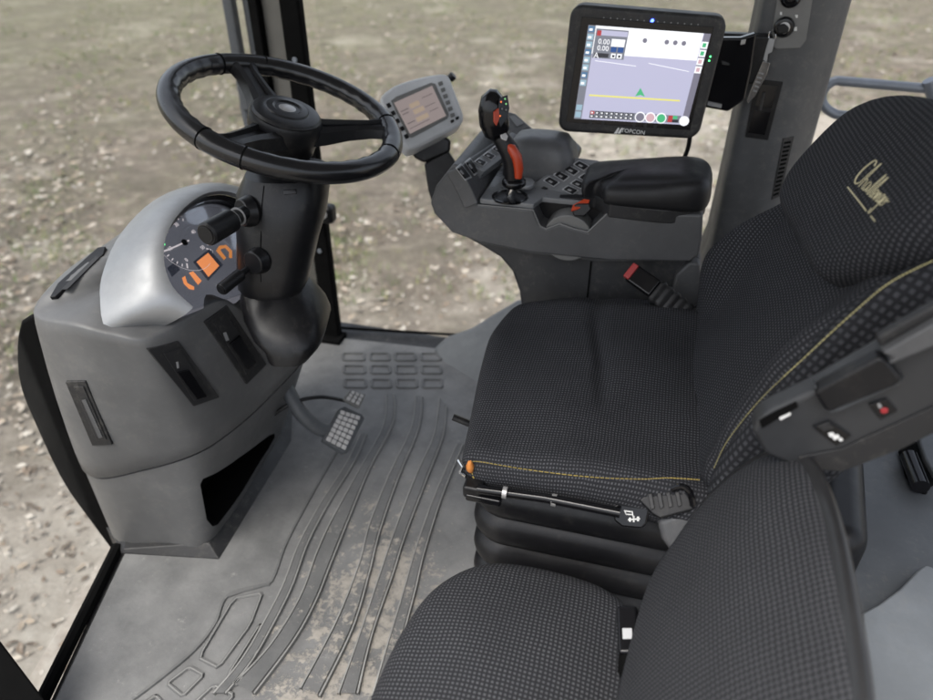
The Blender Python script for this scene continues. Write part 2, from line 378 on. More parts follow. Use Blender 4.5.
def rrect(w, h, r, n=5):
    out = []
    for cx, cy, a0 in ((w - r, h - r, 0), (-w + r, h - r, 90), (-w + r, -h + r, 180), (w - r, -h + r, 270)):
        for k in range(n): a = math.radians(a0 + 90 * k / (n - 1)); out.append((cx + r * math.cos(a), cy + r * math.sin(a)))
    return out
X, Y, Z = V((1, 0, 0)), V((0, 1, 0)), V((0, 0, 1))
#%%GROUND
GZ = -1.75
def gh(x, y):
    r = math.hypot(x, y)
    return GZ + (.05 * math.sin(x * .9 + 1) * math.sin(y * .8) + .03 * math.sin(x * 2.3 + y * 1.7)) * min(1, r / 4)
vs = []; fs = []; n = 120
cs = [math.copysign(abs(t) ** 2.2 * 400, t) for t in [k / n * 2 - 1 for k in range(n + 1)]]
for j in range(n + 1):
    for i in range(n + 1): vs.append((cs[i], cs[j], gh(cs[i], cs[j])))
for j in range(n):
    for i in range(n): a = j * (n + 1) + i; fs.append((a, a + 1, a + n + 2, a + n + 1))
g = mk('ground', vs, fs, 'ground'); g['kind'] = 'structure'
def scatter(name, count, mats, maker, pick):
    vs = []; fs = []; mi = []
    for _ in range(count):
        x, y = pick(); v, f = maker(x, y, gh(x, y)); b = len(vs); k = random.randrange(len(mats))
        vs += v; fs += [tuple(b + i for i in q) for q in f]; mi += [k] * len(f)
    o = mk(name, vs, fs, None, mats=mats, midx=mi, smooth=False); o['kind'] = 'stuff'; return o
def pick_view():
    while True:
        u, v = random.uniform(-80, 1010), random.uniform(-20, 720); p = W(u, v, z=GZ)
        if random.random() > min(1, (math.hypot(p.x, p.y) / 5.5) ** 2.6): continue
        if p.y > .3 or p.x < -1.3: return p.x, p.y
def leaf(x, y, z):
    s = random.choice((.016, .02, .026, .034, .05)) * min(1.1, .28 + math.hypot(x, y) * .085) * (1 + .3 * random.random()); a = random.uniform(0, 6.28); t = random.uniform(-.5, .5); c, s_ = math.cos(a), math.sin(a)
    pts = [(-s, 0, 0), (0, -s * .45, s * t * .4), (s, 0, .2 * s), (0, s * .45, s * .3)]
    return [(x + p[0] * c - p[1] * s_, y + p[0] * s_ + p[1] * c, z + .008 + p[2] + .004) for p in pts], [(0, 1, 2, 3)]
scatter('leaf_litter', 21000, ['litter0', 'litter1', 'litter2', 'litter3', 'litter4'], leaf, pick_view)
def pebble(x, y, z):
    s = random.uniform(.01, .034) * min(1, .3 + math.hypot(x, y) * .08); sx, sy, sz = s * random.uniform(.7, 1.3), s * random.uniform(.7, 1.3), s * .5; a = random.uniform(0, 3)
    pts = []
    for k in range(6): t = a + k * math.pi / 3; pts.append((x + math.cos(t) * sx * random.uniform(.8, 1.1), y + math.sin(t) * sy * random.uniform(.8, 1.1), z - .005))
    for k in range(6): q = pts[k]; pts.append((x + (q[0] - x) * .6, y + (q[1] - y) * .6, z + sz))
    return pts, [(k, (k + 1) % 6, 6 + (k + 1) % 6, 6 + k) for k in range(6)] + [tuple(range(6, 12))]
scatter('stones', 500, ['litter0', 'litter2', 'litter1'], pebble, pick_view)
def tuft_at():
    while True:
        x, y = pick_view()
        if math.hypot(x, y) < 5.0: continue
        d = .06 * y - .03 * x
        w = math.sin(x * .7 + 1.3) * math.sin(y * .55 + .4) + .5 * math.sin(x * 1.9 + y * 1.3)
        if random.random() < .10 + max(0, w) * .35 + max(0, min(.5, (y - 7) * .05)): return x, y
def tuft(x, y, z):
    v = []; f = []
    for k in range(7):
        a = random.uniform(0, 6.28); l = random.uniform(.03, .10); w = .004; px, py = x + random.gauss(0, .03), y + random.gauss(0, .03)
        dx, dy = math.cos(a), math.sin(a); b = len(v)
        v += [(px - dy * w, py + dx * w, z), (px + dy * w, py - dx * w, z), (px + dx * l * .6, py + dy * l * .6, z + l)]; f.append((b, b + 1, b + 2))
    return v, f
scatter('grass', 6500, ['blade0', 'blade1', 'blade2'], tuft, tuft_at)
#%%CABSHELL
# cab floor plate
fl = [(-1.02, .80), (-.94, .75), (-.845, .44), (-.70, -.1), (1.0, -.1), (1.0, 1.62), (-.30, 1.70), (-1.0, 1.70), (-1.06, 1.3)]
o = prism('floor', [(a, b, -.09) for a, b in fl], (0, 0, .09), 'dark_plastic', bev=.004); o['kind'] = 'structure'
# rubber mat with moulded ribs
mt = thing('floor_mat', 'worn grey rubber floor mat with moulded ribs and dried mud', 'floor mat', (-.45, .9, 0))
ml = [(-.985, .82), (-.925, .757), (-.835, .45), (-.69, -.05), (.18, -.05), (.18, 1.35), (-.36, 1.58), (-.50, 1.622), (-.82, 1.60), (-.95, 1.6)]
prism('sheet', [(a, b, .0) for a, b in ml], (0, 0, .010), 'mat_rubber', mt, bev=.004)
def z6(pts): return [(230 + a / 1.842, 320 + b / 1.842) for a, b in pts]
def z3(pts): return [(a / 2.1875, 380 + b / 2.1875) for a, b in pts]
ribs = [z6(p) for p in [
    [(205, 238), (155, 325), (110, 410), (88, 470), (74, 487), (30, 500), (2, 510)],
    [(240, 212), (215, 265), (170, 335), (128, 412), (98, 490), (62, 560), (20, 630), (-30, 690)],
    [(288, 138), (283, 195), (240, 275), (190, 365), (160, 430), (130, 510), (75, 600), (8, 672)],
    [(302, 138), (300, 190), (255, 280), (218, 370), (186, 450), (158, 520), (118, 592), (45, 690)],
    [(342, 142), (334, 200), (292, 290), (257, 378), (238, 450), (196, 556), (130, 680)],
    [(354, 142), (347, 202), (310, 292), (276, 390), (256, 470), (226, 570), (165, 695)],
    [(386, 145), (376, 212), (342, 290), (304, 388), (276, 470), (236, 590), (200, 690)],
    [(398, 160), (392, 215), (360, 300), (322, 400), (300, 470), (262, 580), (235, 690)],
    [(418, 230), (375, 330), (340, 430), (320, 500), (290, 600), (262, 695)]]]
ribs += [z3(p) for p in [
    [(290, 700), (350, 655), (425, 592), (470, 535), (500, 472), (590, 447)],
    [(275, 740), (330, 700), (345, 692)]]]
cells = [z3(p) for p in [
    [(435, 608), (512, 478), (574, 466), (548, 535), (478, 630)],
    [(366, 664), (414, 628), (446, 646), (400, 692)],
    [(495, 652), (572, 530), (560, 600), (520, 668)],
    [(310, 712), (340, 690), (360, 712), (330, 735)],
    [(420, 712), (468, 668), (512, 690), (470, 735)]]]
for row in ((52, 62, 75), (78, 85, 99), (104, 110, 125)):
    for a, b in ((208, 246), (258, 292), (304, 340), (352, 386)):
        s_ = (row[2] - 75) * .06
        cells.append(z6([(a + s_, row[1]), (b + s_, row[1]), (b + s_ + 2, row[2]), (a + s_ + 1, row[2])]))
rr = []; vs = []; fs = []
def rib(pts, w, h, closed=False):
    n = len(pts)
    for i, p in enumerate(pts):
        a = pts[(i + 1) % n] if closed or i < n - 1 else p; b = pts[i - 1] if closed or i > 0 else p
        d = (a - b).normalized(); s_ = V((-d.y, d.x, 0))
        b0 = len(vs); vs.extend([p + s_ * w - Z * .002, p + s_ * w * .55 + Z * h, p - s_ * w * .55 + Z * h, p - s_ * w - Z * .002])
        if i < n - 1 or closed:
            c0 = b0 + 4 if i < n - 1 else b0 - 4 * (n - 1)
            for k in range(3): fs.append((b0 + k, b0 + k + 1, c0 + k + 1, c0 + k))
def band(pa, pb, h=.0055):
    A = cr([W(u, v, z=.010) for u, v in pa], 40); B = cr([W(u, v, z=.010) for u, v in pb], 40)
    for i, (a, b) in enumerate(zip(A, B)):
        b0 = len(vs); vs.extend([a - Z * .002, a.lerp(b, .12) + Z * h, a.lerp(b, .88) + Z * h, b - Z * .002])
        if i < 39:
            for k in range(3): fs.append((b0 + k, b0 + k + 1, b0 + k + 5, b0 + k + 4))
off = lambda p, d, d2: [(u + d + (d2 - d) * k / (len(p) - 1), v) for k, (u, v) in enumerate(p)]
band(ribs[1], off(ribs[1], 6, 12)); band(ribs[2], ribs[3]); band(ribs[4], ribs[5]); band(ribs[6], ribs[7]); band(ribs[8], off(ribs[8], 6, 15))
rib(cr([W(u, v, z=.010) for u, v in off(ribs[0], -3, -3)], 40), .004, .0035)
for p in ribs[9:]: rib(cr([W(u, v, z=.010) for u, v in p], 40), .0045, .004)
for p in cells:
    q = [W(u, v, z=.010) for u, v in p]; rib([q[i].lerp(q[(i + 1) % len(q)], t) for i in range(len(q)) for t in (.08, .5, .92)], .0045, .004, True)
mk('tread_ribs', vs, fs, 'mat_rib', mt, angle=30)
vs = []; fs = []
for pa, pb_ in ((ribs[1], off(ribs[1], 6, 12)), (ribs[2], ribs[3]), (ribs[4], ribs[5]), (ribs[6], ribs[7]), (ribs[8], off(ribs[8], 6, 15))):
    for q_ in (pa, pb_): rib([p for p in cr([W(u, v, z=.012) for u, v in q_], 44)], .0026, .0048)
for p in cells[:5]:
    q = [W(u, v, z=.013) for u, v in p]; rib([q[i].lerp(q[(i + 1) % len(q)], t) for i in range(len(q)) for t in (.1, .5, .9)], .0016, .0022, True)
mk('tread_beads', vs, fs, 'mat_worn', mt, angle=30)
# black sill seal along the door-side edge
o = tube('sill_seal', [(-.945, .75, .008), (-.86, .46, .008), (-.70, -.08, .008)], .012, 'matte_black', n=8, loc=(-.86, .46, 0)); tag(o, 'thin black rubber seal along the left floor edge', 'seal')
# right sill trim and window
o = tube('window_seal', [(-.98, 1.655, .012), (-.83, 1.648, .012), (-.47, 1.70, .014), (-.40, 1.69, .03), (-.30, 1.70, .07), (-.1, 1.72, .12)], .0045, 'matte_black', n=8, loc=(-.6, 1.65, 0)); tag(o, 'thin black seal under the right side window', 'seal')
px = [(430, 349), (445, 335), (470, 326), (494, 311), (516, 298), (560, 290), (560, 420), (490, 400), (460, 380), (440, 366)]
o = prism('fender_trim', [W(*p, pl=(V((-.44, 1.52, 0)), V((-.35, -.6, .72)).normalized())) for p in px], V((.35, .6, -.72)).normalized() * .12, 'trim_blue', bev=.02, seg=4, loc=(-.4, 1.5, 0)); tag(o, 'smooth blue grey moulded trim at the far floor corner', 'trim panel')
# roof lining over the cab (above the frame, shades the inside as in any cab)
o = prism('ceiling', [(-1.12, .12, 1.58), (1.1, .12, 1.58), (1.1, 1.8, 1.58), (-1.12, 1.8, 1.58)], (0, 0, .12), 'light_grey', bev=.03); o['kind'] = 'structure'
# far left door post
pp = thing('window_post', 'slim upright cab post in black and beige behind the steering wheel', 'cab post', (-.88, 1.6, 0))
yy = 1.6
box('post_core', (-.886, yy + .03, .6), (.075, .05, 1.7), 'post_grey', pp, bev=.006)
box('seal', (-.934, yy + .02, .6), (.024, .07, 1.7), 'matte_black', pp, bev=.004)
box('window_frame', (-.842, yy, .62), (.05, .03, 1.75), 'matte_black', pp, bev=.006)
lt = box('latch', (-.815, yy - .03, .42), (.075, .04, .05), 'black_plastic', pp, bev=.012); disc('screw', (-.80, yy - .052, .425), (.3, -1, .3), .011, .006, 'steel', lt)
for zz in (.30, .795): disc('bolt', (-.842, yy - .016, zz), (0, -1, 0), .0065, .004, 'rail_steel', pp)
box('foot', (-.845, yy - .012, .012), (.08, .06, .02), 'matte_black', pp, bev=.004)
# window panes
o = box('side_window', (-.30, 1.682, .72), (1.04, .005, 1.5), 'window_glass', bev=0, loc=(-.3, 1.682, 0)); tag(o, 'clear side window pane behind armrest console and steering wheel', 'window')
fr = cr([(-.86, .1, 0), (-.96, .42, 0), (-1.04, .80, 0), (-1.09, 1.1, 0), (-1.08, 1.4, 0), (-.97, 1.64, 0)], 20)
o = loft('windscreen', [[p + Z * zz for p in fr] + [p + Z * zz + X * .005 for p in reversed(fr)] for zz in (-.08, 1.57)], 'window_glass', loc=(-1.06, 1.2, 0)); tag(o, 'curved clear windscreen in front of the dashboard', 'window')
# windscreen corner seal
out = [(20, 322), (16, 345), (19, 385), (36, 428), (62, 482), (90, 522), (117, 558)]; inn = [(130, 546), (104, 500), (80, 455), (60, 410), (50, 350), (42, 312)]
pl = (V((-.99, .80, .2)), V((.05, -1, .02)).normalized())
o = prism('windscreen_seal', [W(*p, pl=pl) for p in cr([(a, b, 0) for a, b in out], 20) + [] and [] or [W(q.x, q.y, pl=pl) for q in cr([(a, b, 0) for a, b in out], 18) + cr([(a, b, 0) for a, b in inn], 14)]] if False else [W(q.x, q.y, pl=pl) for q in cr([(a, b, 0) for a, b in out], 18) + cr([(a, b, 0) for a, b in inn], 14)], (0, .03, 0), 'matte_black', bev=.006, loc=(-.95, .8, 0)); tag(o, 'broad black rubber seal curving along the left dashboard side', 'seal')
pl = (V((-.62, .22, .1)), V((0, -1, 0)))
o = prism('door_post', [W(*p, pl=(V((-.80, .40, .1)), V((.3, -.9, .3)).normalized())) for p in [(-60, 560), (-4, 634), (52, 708), (52, 790), (-60, 790)]], V((-.2, .05, -.06)), 'matte_black', bev=.006, loc=(-.8, .4, -.1)); tag(o, 'dark door frame corner at the bottom left edge', 'door frame')
# grab rails outside
hr = thing('outside_handrail', 'looped grey steel handrail outside behind the driver seat headrest', 'handrail', (.5, 1.95, GZ))
a = [W(u, v, y=1.95) for u, v in ((1010, 93), (933, 89), (850, 82), (833, 82), (823, 92), (823, 104), (833, 113), (850, 116), (933, 122), (1010, 128))]
tube('rail', cr(a, 60), .0115, 'rail_steel', hr, n=12); e = a[0].lerp(a[-1], .5); tube('upright', [V((e.x, 1.95, 1.2)), V((e.x, 1.95, GZ))], .0125, 'rail_steel', hr, n=12)
q = W(925, 88, y=1.95); tube('bracket', [q + V((0, -.01, .02)), q + V((.05, .0, -.06))], .015, 'rail_steel', hr, n=10)
mr = thing('mirror_stand', 'blurred dark steel mirror posts outside the front corner', 'mirror arm', (-1.35, 1.85, GZ))
q = W(229, 0, y=1.9); b = W(244, 108, y=1.9)
loft('post', [[V((q.x + a, 1.9 + c, zz)) for a, c in rrect(.015, .016, .006, 3)] for zz in (b.z, 1.6)], 'mirror_steel', mr)
q = W(247, 0, y=1.93); loft('arm', [[V((q.x + a, 1.93 + c, zz)) for a, c in rrect(.009, .014, .004, 3)] for zz in (b.z + .14, 1.6)], 'mirror_steel', mr)
tube('brace', [V((b.x - .0, 1.9, b.z + .05)), V((b.x + .09, 1.93, b.z + .19)), V((b.x + .11, 1.93, 1.5))], .014, 'mirror_steel', mr)
tube('bracket', [V((b.x, 1.9, b.z + .01)), V((b.x + .1, 1.8, b.z - .5)), V((b.x + .1, 1.75, GZ))], .012, 'mirror_steel', mr)
#%%CONSOLE
dc = thing('dashboard_tower', 'grey plastic dashboard tower with silver cowl left of the steering column', 'dashboard', (-.83, 1.0, 0))
def ring(pts, n=64): return cr(pts, n, True)
lowb = [(-.94, .757, 0), (-.845, .772, 0), (-.765, .787, 0), (-.755, .86, 0), (-.765, 1.0, 0), (-.783, 1.144, 0), (-.82, 1.24, 0), (-.95, 1.25, 0), (-1.0, 1.05, 0), (-1.0, .82, 0)]
seam = [(-.947, .758, .19), (-.83, .770, .228), (-.735, .80, .262), (-.705, .87, .262), (-.69, .99, .256), (-.655, 1.115, .295), (-.73, 1.23, .3), (-.93, 1.27, .3), (-1.01, 1.05, .25), (-1.01, .82, .2)]
SW = lambda p, s, cx=-.85, cy=1.05: V((cx + (p[0] - cx) * s, cy + (p[1] - cy) * s, p[2]))
R0 = ring([V(p) + Z * .012 for p in lowb]); R1 = ring([SW(p, .985) for p in seam])
lows = [[a.lerp(b, t) for a, b in zip(R0, R1)] for t in (0, .25, .5, .75, 1)]
lower = loft('lower_panel', lows, 'grey_plastic', dc, angle=50)
fb = [W(121, 553, z=.011), W(219, 559, z=.011), W(291, 441, z=.011), V((-.80, 1.25, .011)), V((-1.0, 1.25, .011)), V((-1.01, .82, .011))]
ft = [W(124, 549, z=.022), W(209, 543, z=.030), W(276, 436, z=.034), V((-.84, 1.22, .034)), V((-.98, 1.2, .034)), V((-.98, .84, .03))]
fc = sum(ft, V((0, 0, 0))) / 6
loft('base_flange', [[p - Z * .01 for p in fb], fb, ft, [p.lerp(fc, .25) for p in ft]], 'dark_plastic', dc, angle=20, bev=.002)
top = [W(33, 316, x=-.95), W(72, 327, y=.757), W(110, 336, y=.765), W(148, 340, y=.785), W(196, 316, x=-.715), W(232, 303, x=-.69), W(292, 352, x=-.66), V((-.75, 1.21, .40)), V((-.93, 1.26, .58)), W(100, 248, x=-.955), W(50, 286, x=-.96)]
T = ring(top); S1 = ring([V(p) + Z * .006 for p in seam])
def sw3(r, s): 
    c = sum(r, V((0, 0, 0))) / len(r); return [c + V(((p.x - c.x) * s, (p.y - c.y) * s, p.z - c.z)) for p in r]
rows = [sw3([p - Z * .004 for p in S1], .97), sw3(S1, .995)]
for t in (.12, .3, .5, .7, .85, .94):
    k = 1 + .035 * math.sin(math.pi * t)
    rows.append(sw3([a.lerp(b, t) for a, b in zip(S1, T)], k))
rows += [sw3(T, .992), sw3([p + Z * .003 for p in T], .975), sw3([p + Z * .005 for p in T], .945), sw3([p + Z * .008 for p in T], .88), sw3([p + Z * .016 for p in T], .72), sw3([p + Z * .02 for p in T], .4)]
upper = loft('upper_panel', rows, 'grey_plastic', dc, angle=60)
bvU = bvh_of(upper); bvL = bvh_of(lower)
# recess under the tower, seen from the side
rq = V((-.745, .81, .03)); rn = (V((-.765, 1.13, .03)) - rq).cross(V((-.70, .93, .24)) - rq); rn = rn.normalized() * (1 if rn.x > 0 else -1)
cpx = [(212, 496), (214, 489), (218, 484), (240, 460), (268, 434), (273, 432), (274, 437), (268, 449), (244, 490), (220, 527), (216, 530), (213, 526)]
cv_ = V((-1, .55, -.02)).normalized(); cut = prism('cut', [W(*p, pl=(rq, rn)) - cv_ * .045 for p in cpx], cv_ * .15, 'matte_black', None, bev=0, smooth=False)
md = lower.modifiers.new('cut', 'BOOLEAN'); md.object = cut; md.operation = 'DIFFERENCE'; md.solver = 'EXACT'; md.material_mode = 'TRANSFER'  # recess walls turn black; the hollow's darkness is put into their colour
bpy.context.view_layer.update()
me_ = bpy.data.meshes.new_from_object(lower.evaluated_get(bpy.context.evaluated_depsgraph_get())); lower.modifiers.clear(); lower.data = me_; me_.set_sharp_from_angle(angle=math.radians(40))
bpy.data.objects.remove(cut)
tube('recess_pipe', cr([W(*p, pl=(rq - rn * .045, rn)) for p in [(224, 520), (236, 486), (256, 456), (272, 436)]], 12), .011, 'black_plastic', dc, n=10)
# vents and switch panels
def vent(name, px, inner, mat='dark_plastic'):
    o, pl = onplate(name, bvU, px, mat, dc, h=.003, bev=.0015)
    i = lay('insert', inner, pl, 'dark_plastic', o, h=.0018, bev=.0008)
    return o, pl
o, pl = vent('side_vent', [(66, 381), (86, 380), (113, 444), (93, 445)], [(74, 386), (84, 386), (107, 439), (97, 440)]); lay('slat', [(82, 400), (86, 399), (103, 437), (99, 438)], pl, 'arm_plastic', o, h=.001, lift=.002)
o, pl = vent('switch_panel', [(147, 349), (178, 341), (219, 397), (193, 406)], [(163, 353), (180, 348), (210, 395), (194, 401)])
lay('mark', [(176, 362), (178, 361.5), (179, 368), (177, 368.5)], pl, 'dim_mark', o, h=.0006, lift=.002); lay('rocker', [(176, 372), (188, 369), (206, 396), (196, 399)], pl, 'gloss_black', o, h=.004, lift=.0015, bev=.001)
o, pl = vent('switch_panel', [(204, 322), (226, 305), (266, 364), (246, 384)], [(213, 323), (226, 313), (258, 363), (246, 374)])
lay('mark', [(223, 333), (226, 332), (229, 340), (226, 341)], pl, 'dim_mark', o, h=.0006, lift=.002); lay('rocker', [(229, 343), (239, 335), (255, 362), (247, 369)], pl, 'gloss_black', o, h=.004, lift=.0015, bev=.001)
o, pl = onplate('top_vent', bvU, [(50, 298), (56, 297), (104, 255), (106, 247), (98, 248), (58, 284)], 'black_plastic', dc, h=.002, bev=.0015)
lay('slat', [(62, 290), (68, 290), (100, 258), (96, 257)], pl, 'dark_plastic', o, h=.002, bev=.0006)
# cowl and instrument cluster
NC = V((math.cos(math.radians(42)), -.05, math.sin(math.radians(42)))).normalized()
E0 = W(190, 306, x=-.705)
plate = (E0, NC)
lip = [(192, 309), (172, 290), (163, 268), (162, 245), (169, 224), (184, 205), (206, 192), (230, 191), (252, 203), (268, 228), (272, 262), (258, 290)]
outer = [(147, 333), (108, 330), (100, 300), (103, 272), (119, 236), (149, 204), (181, 188), (214, 184), (246, 190), (272, 212), (284, 245), (282, 285)]
L3 = cr([W(*p, pl=(E0 + NC * .012, NC)) for p in lip], 44); O3 = cr([W(*p, pl=(E0 - NC * .085, NC)) for p in outer], 44)
O4 = cr([W(*p, pl=(E0 - NC * .16, NC)) + V((.012, .01, -.01)) for p in outer], 44)
cen = sum(L3, V((0, 0, 0))) / 44
grid = []
for l, o_ in zip(L3, O3):
    mid = l.lerp(o_, .5); out_ = (mid - cen); out_ = (out_ - NC * out_.dot(NC)).normalized()
    row = []
    for t in [k / 9 for k in range(10)]:
        row.append(l.lerp(o_, t) + (out_ * .8 + NC * .4) * (.011 * math.sin(math.pi * t ** .7)))
    grid.append(row)
inn_ = []
for l in L3:
    din = (cen - l); din = (din - NC * din.dot(NC)).normalized()
    inn_.append([l + din * .004 + NC * .0015, l + din * .006 - NC * .008, l + din * .009 - NC * .055])
cowl = loft('cowl', [inn_[i][1:2] + inn_[i][:1] + grid[i] for i in range(44)], 'silver', dc, closed=False, angle=50)
loft('cowl_lining', [[r[1] - NC * .0005, r[2]] for r in inn_], 'black_plastic', dc, closed=False)
loft('cowl_seal', [[a, b] for a, b in zip([g_[-1] - NC * .001 for g_ in grid], O4)], 'black_plastic', dc, closed=False, solid=.004)
cl = prism('instrument_cluster', [r[2] + NC * .018 for r in inn_], -NC * .03, 'dial_face', dc, bev=0)
CP = (inn_[0][2] + NC * .018, NC); cpl = (CP[0] + NC * .0008, NC)
def dialmark(px, mat, name='marking', lift=0, h=.0006): return lay(name, px, (cpl[0] + NC * lift, NC), mat, cl, h=h)
# speedometer
ca = W(184, 243, pl=cpl); ex = Y.copy(); ey = NC.cross(ex) * -1
ey = (Z - NC * Z.dot(NC)).normalized()
vs = []; fs = []
def tick(c, r0, r1, a, w):
    d = ex * math.cos(a) + ey * math.sin(a); s_ = ex * -math.sin(a) + ey * math.cos(a); b = len(vs)
    vs.extend([c + d * r0 + s_ * w, c + d * r1 + s_ * w, c + d * r1 - s_ * w, c + d * r0 - s_ * w]); fs.append((b, b + 1, b + 2, b + 3))
for k in range(26):
    a = math.radians(225 - k * 270 / 25); tick(ca, .043 if k % 5 == 0 else .047, .053, a, .0009 if k % 5 else .0014)
for k in range(48): a = 2 * math.pi * k / 48; tick(ca, .0555, .0562, a, .0037)
mk('speedometer', [v + NC * .0012 for v in vs], fs, 'dial_mark', cl, smooth=False)
vs = []; fs = []; tick(ca, -.012, .044, math.radians(172), .0014); mk('needle', [v + NC * .002 for v in vs], fs, 'dial_mark', cl, smooth=False); disc('needle_hub', ca + NC * .0008, NC, .006, .003, 'black_plastic', cl)
for k in range(6):
    a = math.radians(225 - k * 54); text('numeral', str(k * 10), ca + ex * -1 * math.cos(math.pi - a) * -0 + (ex * -math.cos(a) * -1 + ey * math.sin(a)) * .036 + NC * .0012, -ex, ey, .011, 'dial_mark', cl, depth=.0003) if False else None
for k in range(6):
    a = math.radians(225 - k * 54); text('numeral', str(k * 10), ca + (-ex * math.cos(math.pi - a) * -1 * -1 if False else ex * -math.cos(math.pi - a)) * .036 + ey * math.sin(a) * .036 + NC * .0012, ex, ey, .010, 'dial_mark', cl, depth=.0003)
dialmark([(196.5, 262), (208, 253), (219, 266), (208.5, 277)], 'lcd_orange', 'display')
dialmark([(193, 262), (209, 249), (223, 265), (208, 281)], 'scr_dark', 'display_frame', -.0004)
for pts in ([(182, 278), (185, 276), (187, 283), (194, 287), (194, 290), (189, 289), (184, 284)], [(189, 273), (193, 271.5), (201.5, 281), (198, 285)], [(216, 251), (219, 246), (226, 245), (232, 251), (232, 258), (229, 258), (229, 252), (225, 248), (221, 249), (219, 253)]):
    dialmark(pts, 'lcd_orange' if pts[0][0] < 195 else 'lcd_orange_dim', 'gauge')
dialmark([(217, 252), (220, 250), (226, 258), (224, 260)], 'lcd_orange_dim', 'gauge')
dialmark([(167, 268), (175, 262), (180, 270), (172, 277)], 'scr_dark', 'menu_key')
dialmark([(214.5, 216), (217.5, 215), (218, 218), (215, 219)], 'led_red', 'warning_light'); dialmark([(163.5, 244), (164.5, 243), (165, 245), (164, 246)], 'led_green', 'indicator_light')
prism('cluster_lens', [r[2] + NC * .030 for r in inn_], NC * .002, 'lens_glass', dc, bev=0)
#%%COLUMN
HUB = W(286.4, 114.2, d=1.208); tx = math.radians(18.9)
WN = V((math.sin(tx), -.03, 0)); WN.z = math.sqrt(1 - WN.x ** 2 - WN.y ** 2)
sc_ = thing('steering_column', 'black steering column with stalks and a rubber boot beside the dials', 'steering column', (-.66, 1.0, .25))
def pring(u, v, d, rx, ry, tilt=0, n=24, sq=2.6):
    """cross-section: rx across the picture, ry along the line of sight"""
    c = W(u, v, d=d); ax = V((_cy, _sy, 0)); ay = V((-_sy, _cy, 0)); k = d / FPX; out = []
    for i in range(n):
        t = 2 * math.pi * i / n; ct, st = math.cos(t), math.sin(t)
        a = math.copysign(abs(ct) ** (2 / sq), ct); b = math.copysign(abs(st) ** (2 / sq), st)
        out.append(c + ax * a * rx * k + ay * b * ry * k + Z * (a * tilt * k))
    return out
D0 = 1.235
rg = [pring(287, 170, D0, 40, 38), pring(284, 188, D0 + .01, 45, 42), pring(282, 212, D0 + .02, 44, 42), pring(279, 235, D0 + .03, 40, 38), pring(276, 262, D0 + .045, 37, 36), pring(274, 280, D0 + .055, 34, 34), pring(274, 286, D0 + .058, 30, 30)]
shroud = loft('shroud', rg, 'soft_black', sc_, angle=50)
rg = [pring(272, 276, D0 + .06, 27, 28, sq=3), pring(278, 291, D0 + .06, 35, 36, sq=3), pring(286, 307, D0 + .06, 38, 44, sq=3), pring(293, 321, D0 + .06, 35, 48, sq=3.4), pring(297, 332, D0 + .06, 28, 46, sq=3.4), pring(294, 343, D0 + .06, 22, 42, sq=3.2), pring(292, 347, D0 + .06, 17, 34)]
loft('boot', rg, 'soft_black', sc_, angle=60)
tube('neck', [HUB - WN * .02, HUB - WN * .10], [.035, .045], 'black_plastic', sc_, n=20)
bvS = bvh_of(shroud)
for (u, v), r_ in (((247, 212), 17), ((257, 261), 15)):
    p, nn = hit(bvS, u, v); nn = (nn + V((-.5, -.55, -.1))).normalized(); k = 1.2 / FPX
    disc('stalk_collar', p - nn * .008, nn, r_ * k, .020, 'soft_black', sc_, r2=r_ * k * .78, bev=.003)
def stalk(name, p0, p1, r0, r1, d0, d1, cap):
    a = W(*p0, d=d0); b = W(*p1, d=d1); k = 1.17 / FPX; dr = (b - a).normalized()
    st = tube(name, [a, a.lerp(b, .45), a.lerp(b, .47), a.lerp(b, .97), b], [r0 * k * .8, r0 * k, r1 * k, r1 * k, r1 * k * .86], 'black_plastic', sc_, n=20, angle=35)
    disc('end_cap', b + dr * .0005, dr, r1 * k * .72, .0012, 'soft_black', st)
    return st, a, b
st, a, b = stalk('stalk', (251, 209), (206, 235), 8, 11.5, 1.19, 1.10, True)
for t in (.3, .42): p = a.lerp(b, t); loft('ring_mark', tuberings([p, p + (b - a) * .012], 9.6 * 1.15 / FPX, 20), 'dim_mark', st)
stalk('stalk', (256, 262), (221, 290), 3.5, 6.5, 1.235, 1.17, True)
sm_ = [hit(bvS, *q)[0] for q in ((264, 186), (262, 205), (261, 235), (260, 262), (261, 282))]; tube('shroud_seam', [q for q in sm_ if q is not None], .0011, 'matte_black', sc_, n=6)
p, nn = hit(bvS, 290, 192); box('slot', p, (.022, .008, .004), 'gloss_black', sc_, rot=basis((_cy, _sy, .1), nn), bev=.001)
sw = thing('steering_wheel', 'black three-spoke steering wheel with a leather rim', 'steering wheel', HUB - WN * .05)
wa = V((WN.z, 0, -WN.x)).normalized(); wb = WN.cross(wa).normalized(); RW = .188; RT = .0185
pts = []; n = 120; m = 16; vs = []; fs = []
joints = []
def wang(u, v):
    q = W(u, v, pl=(HUB, WN)) - HUB; return math.atan2(q.dot(wb), q.dot(wa))
A1, A2, A3 = wang(242, 66), wang(393, 130), wang(212, 152)
def rimpt(a): return HUB + (wa * math.cos(a) + wb * math.sin(a)) * RW
seg_ang = [wang(*q) for q in ((219, 64), (264, 64), (401, 125), (391, 155), (189, 143), (237, 166))]
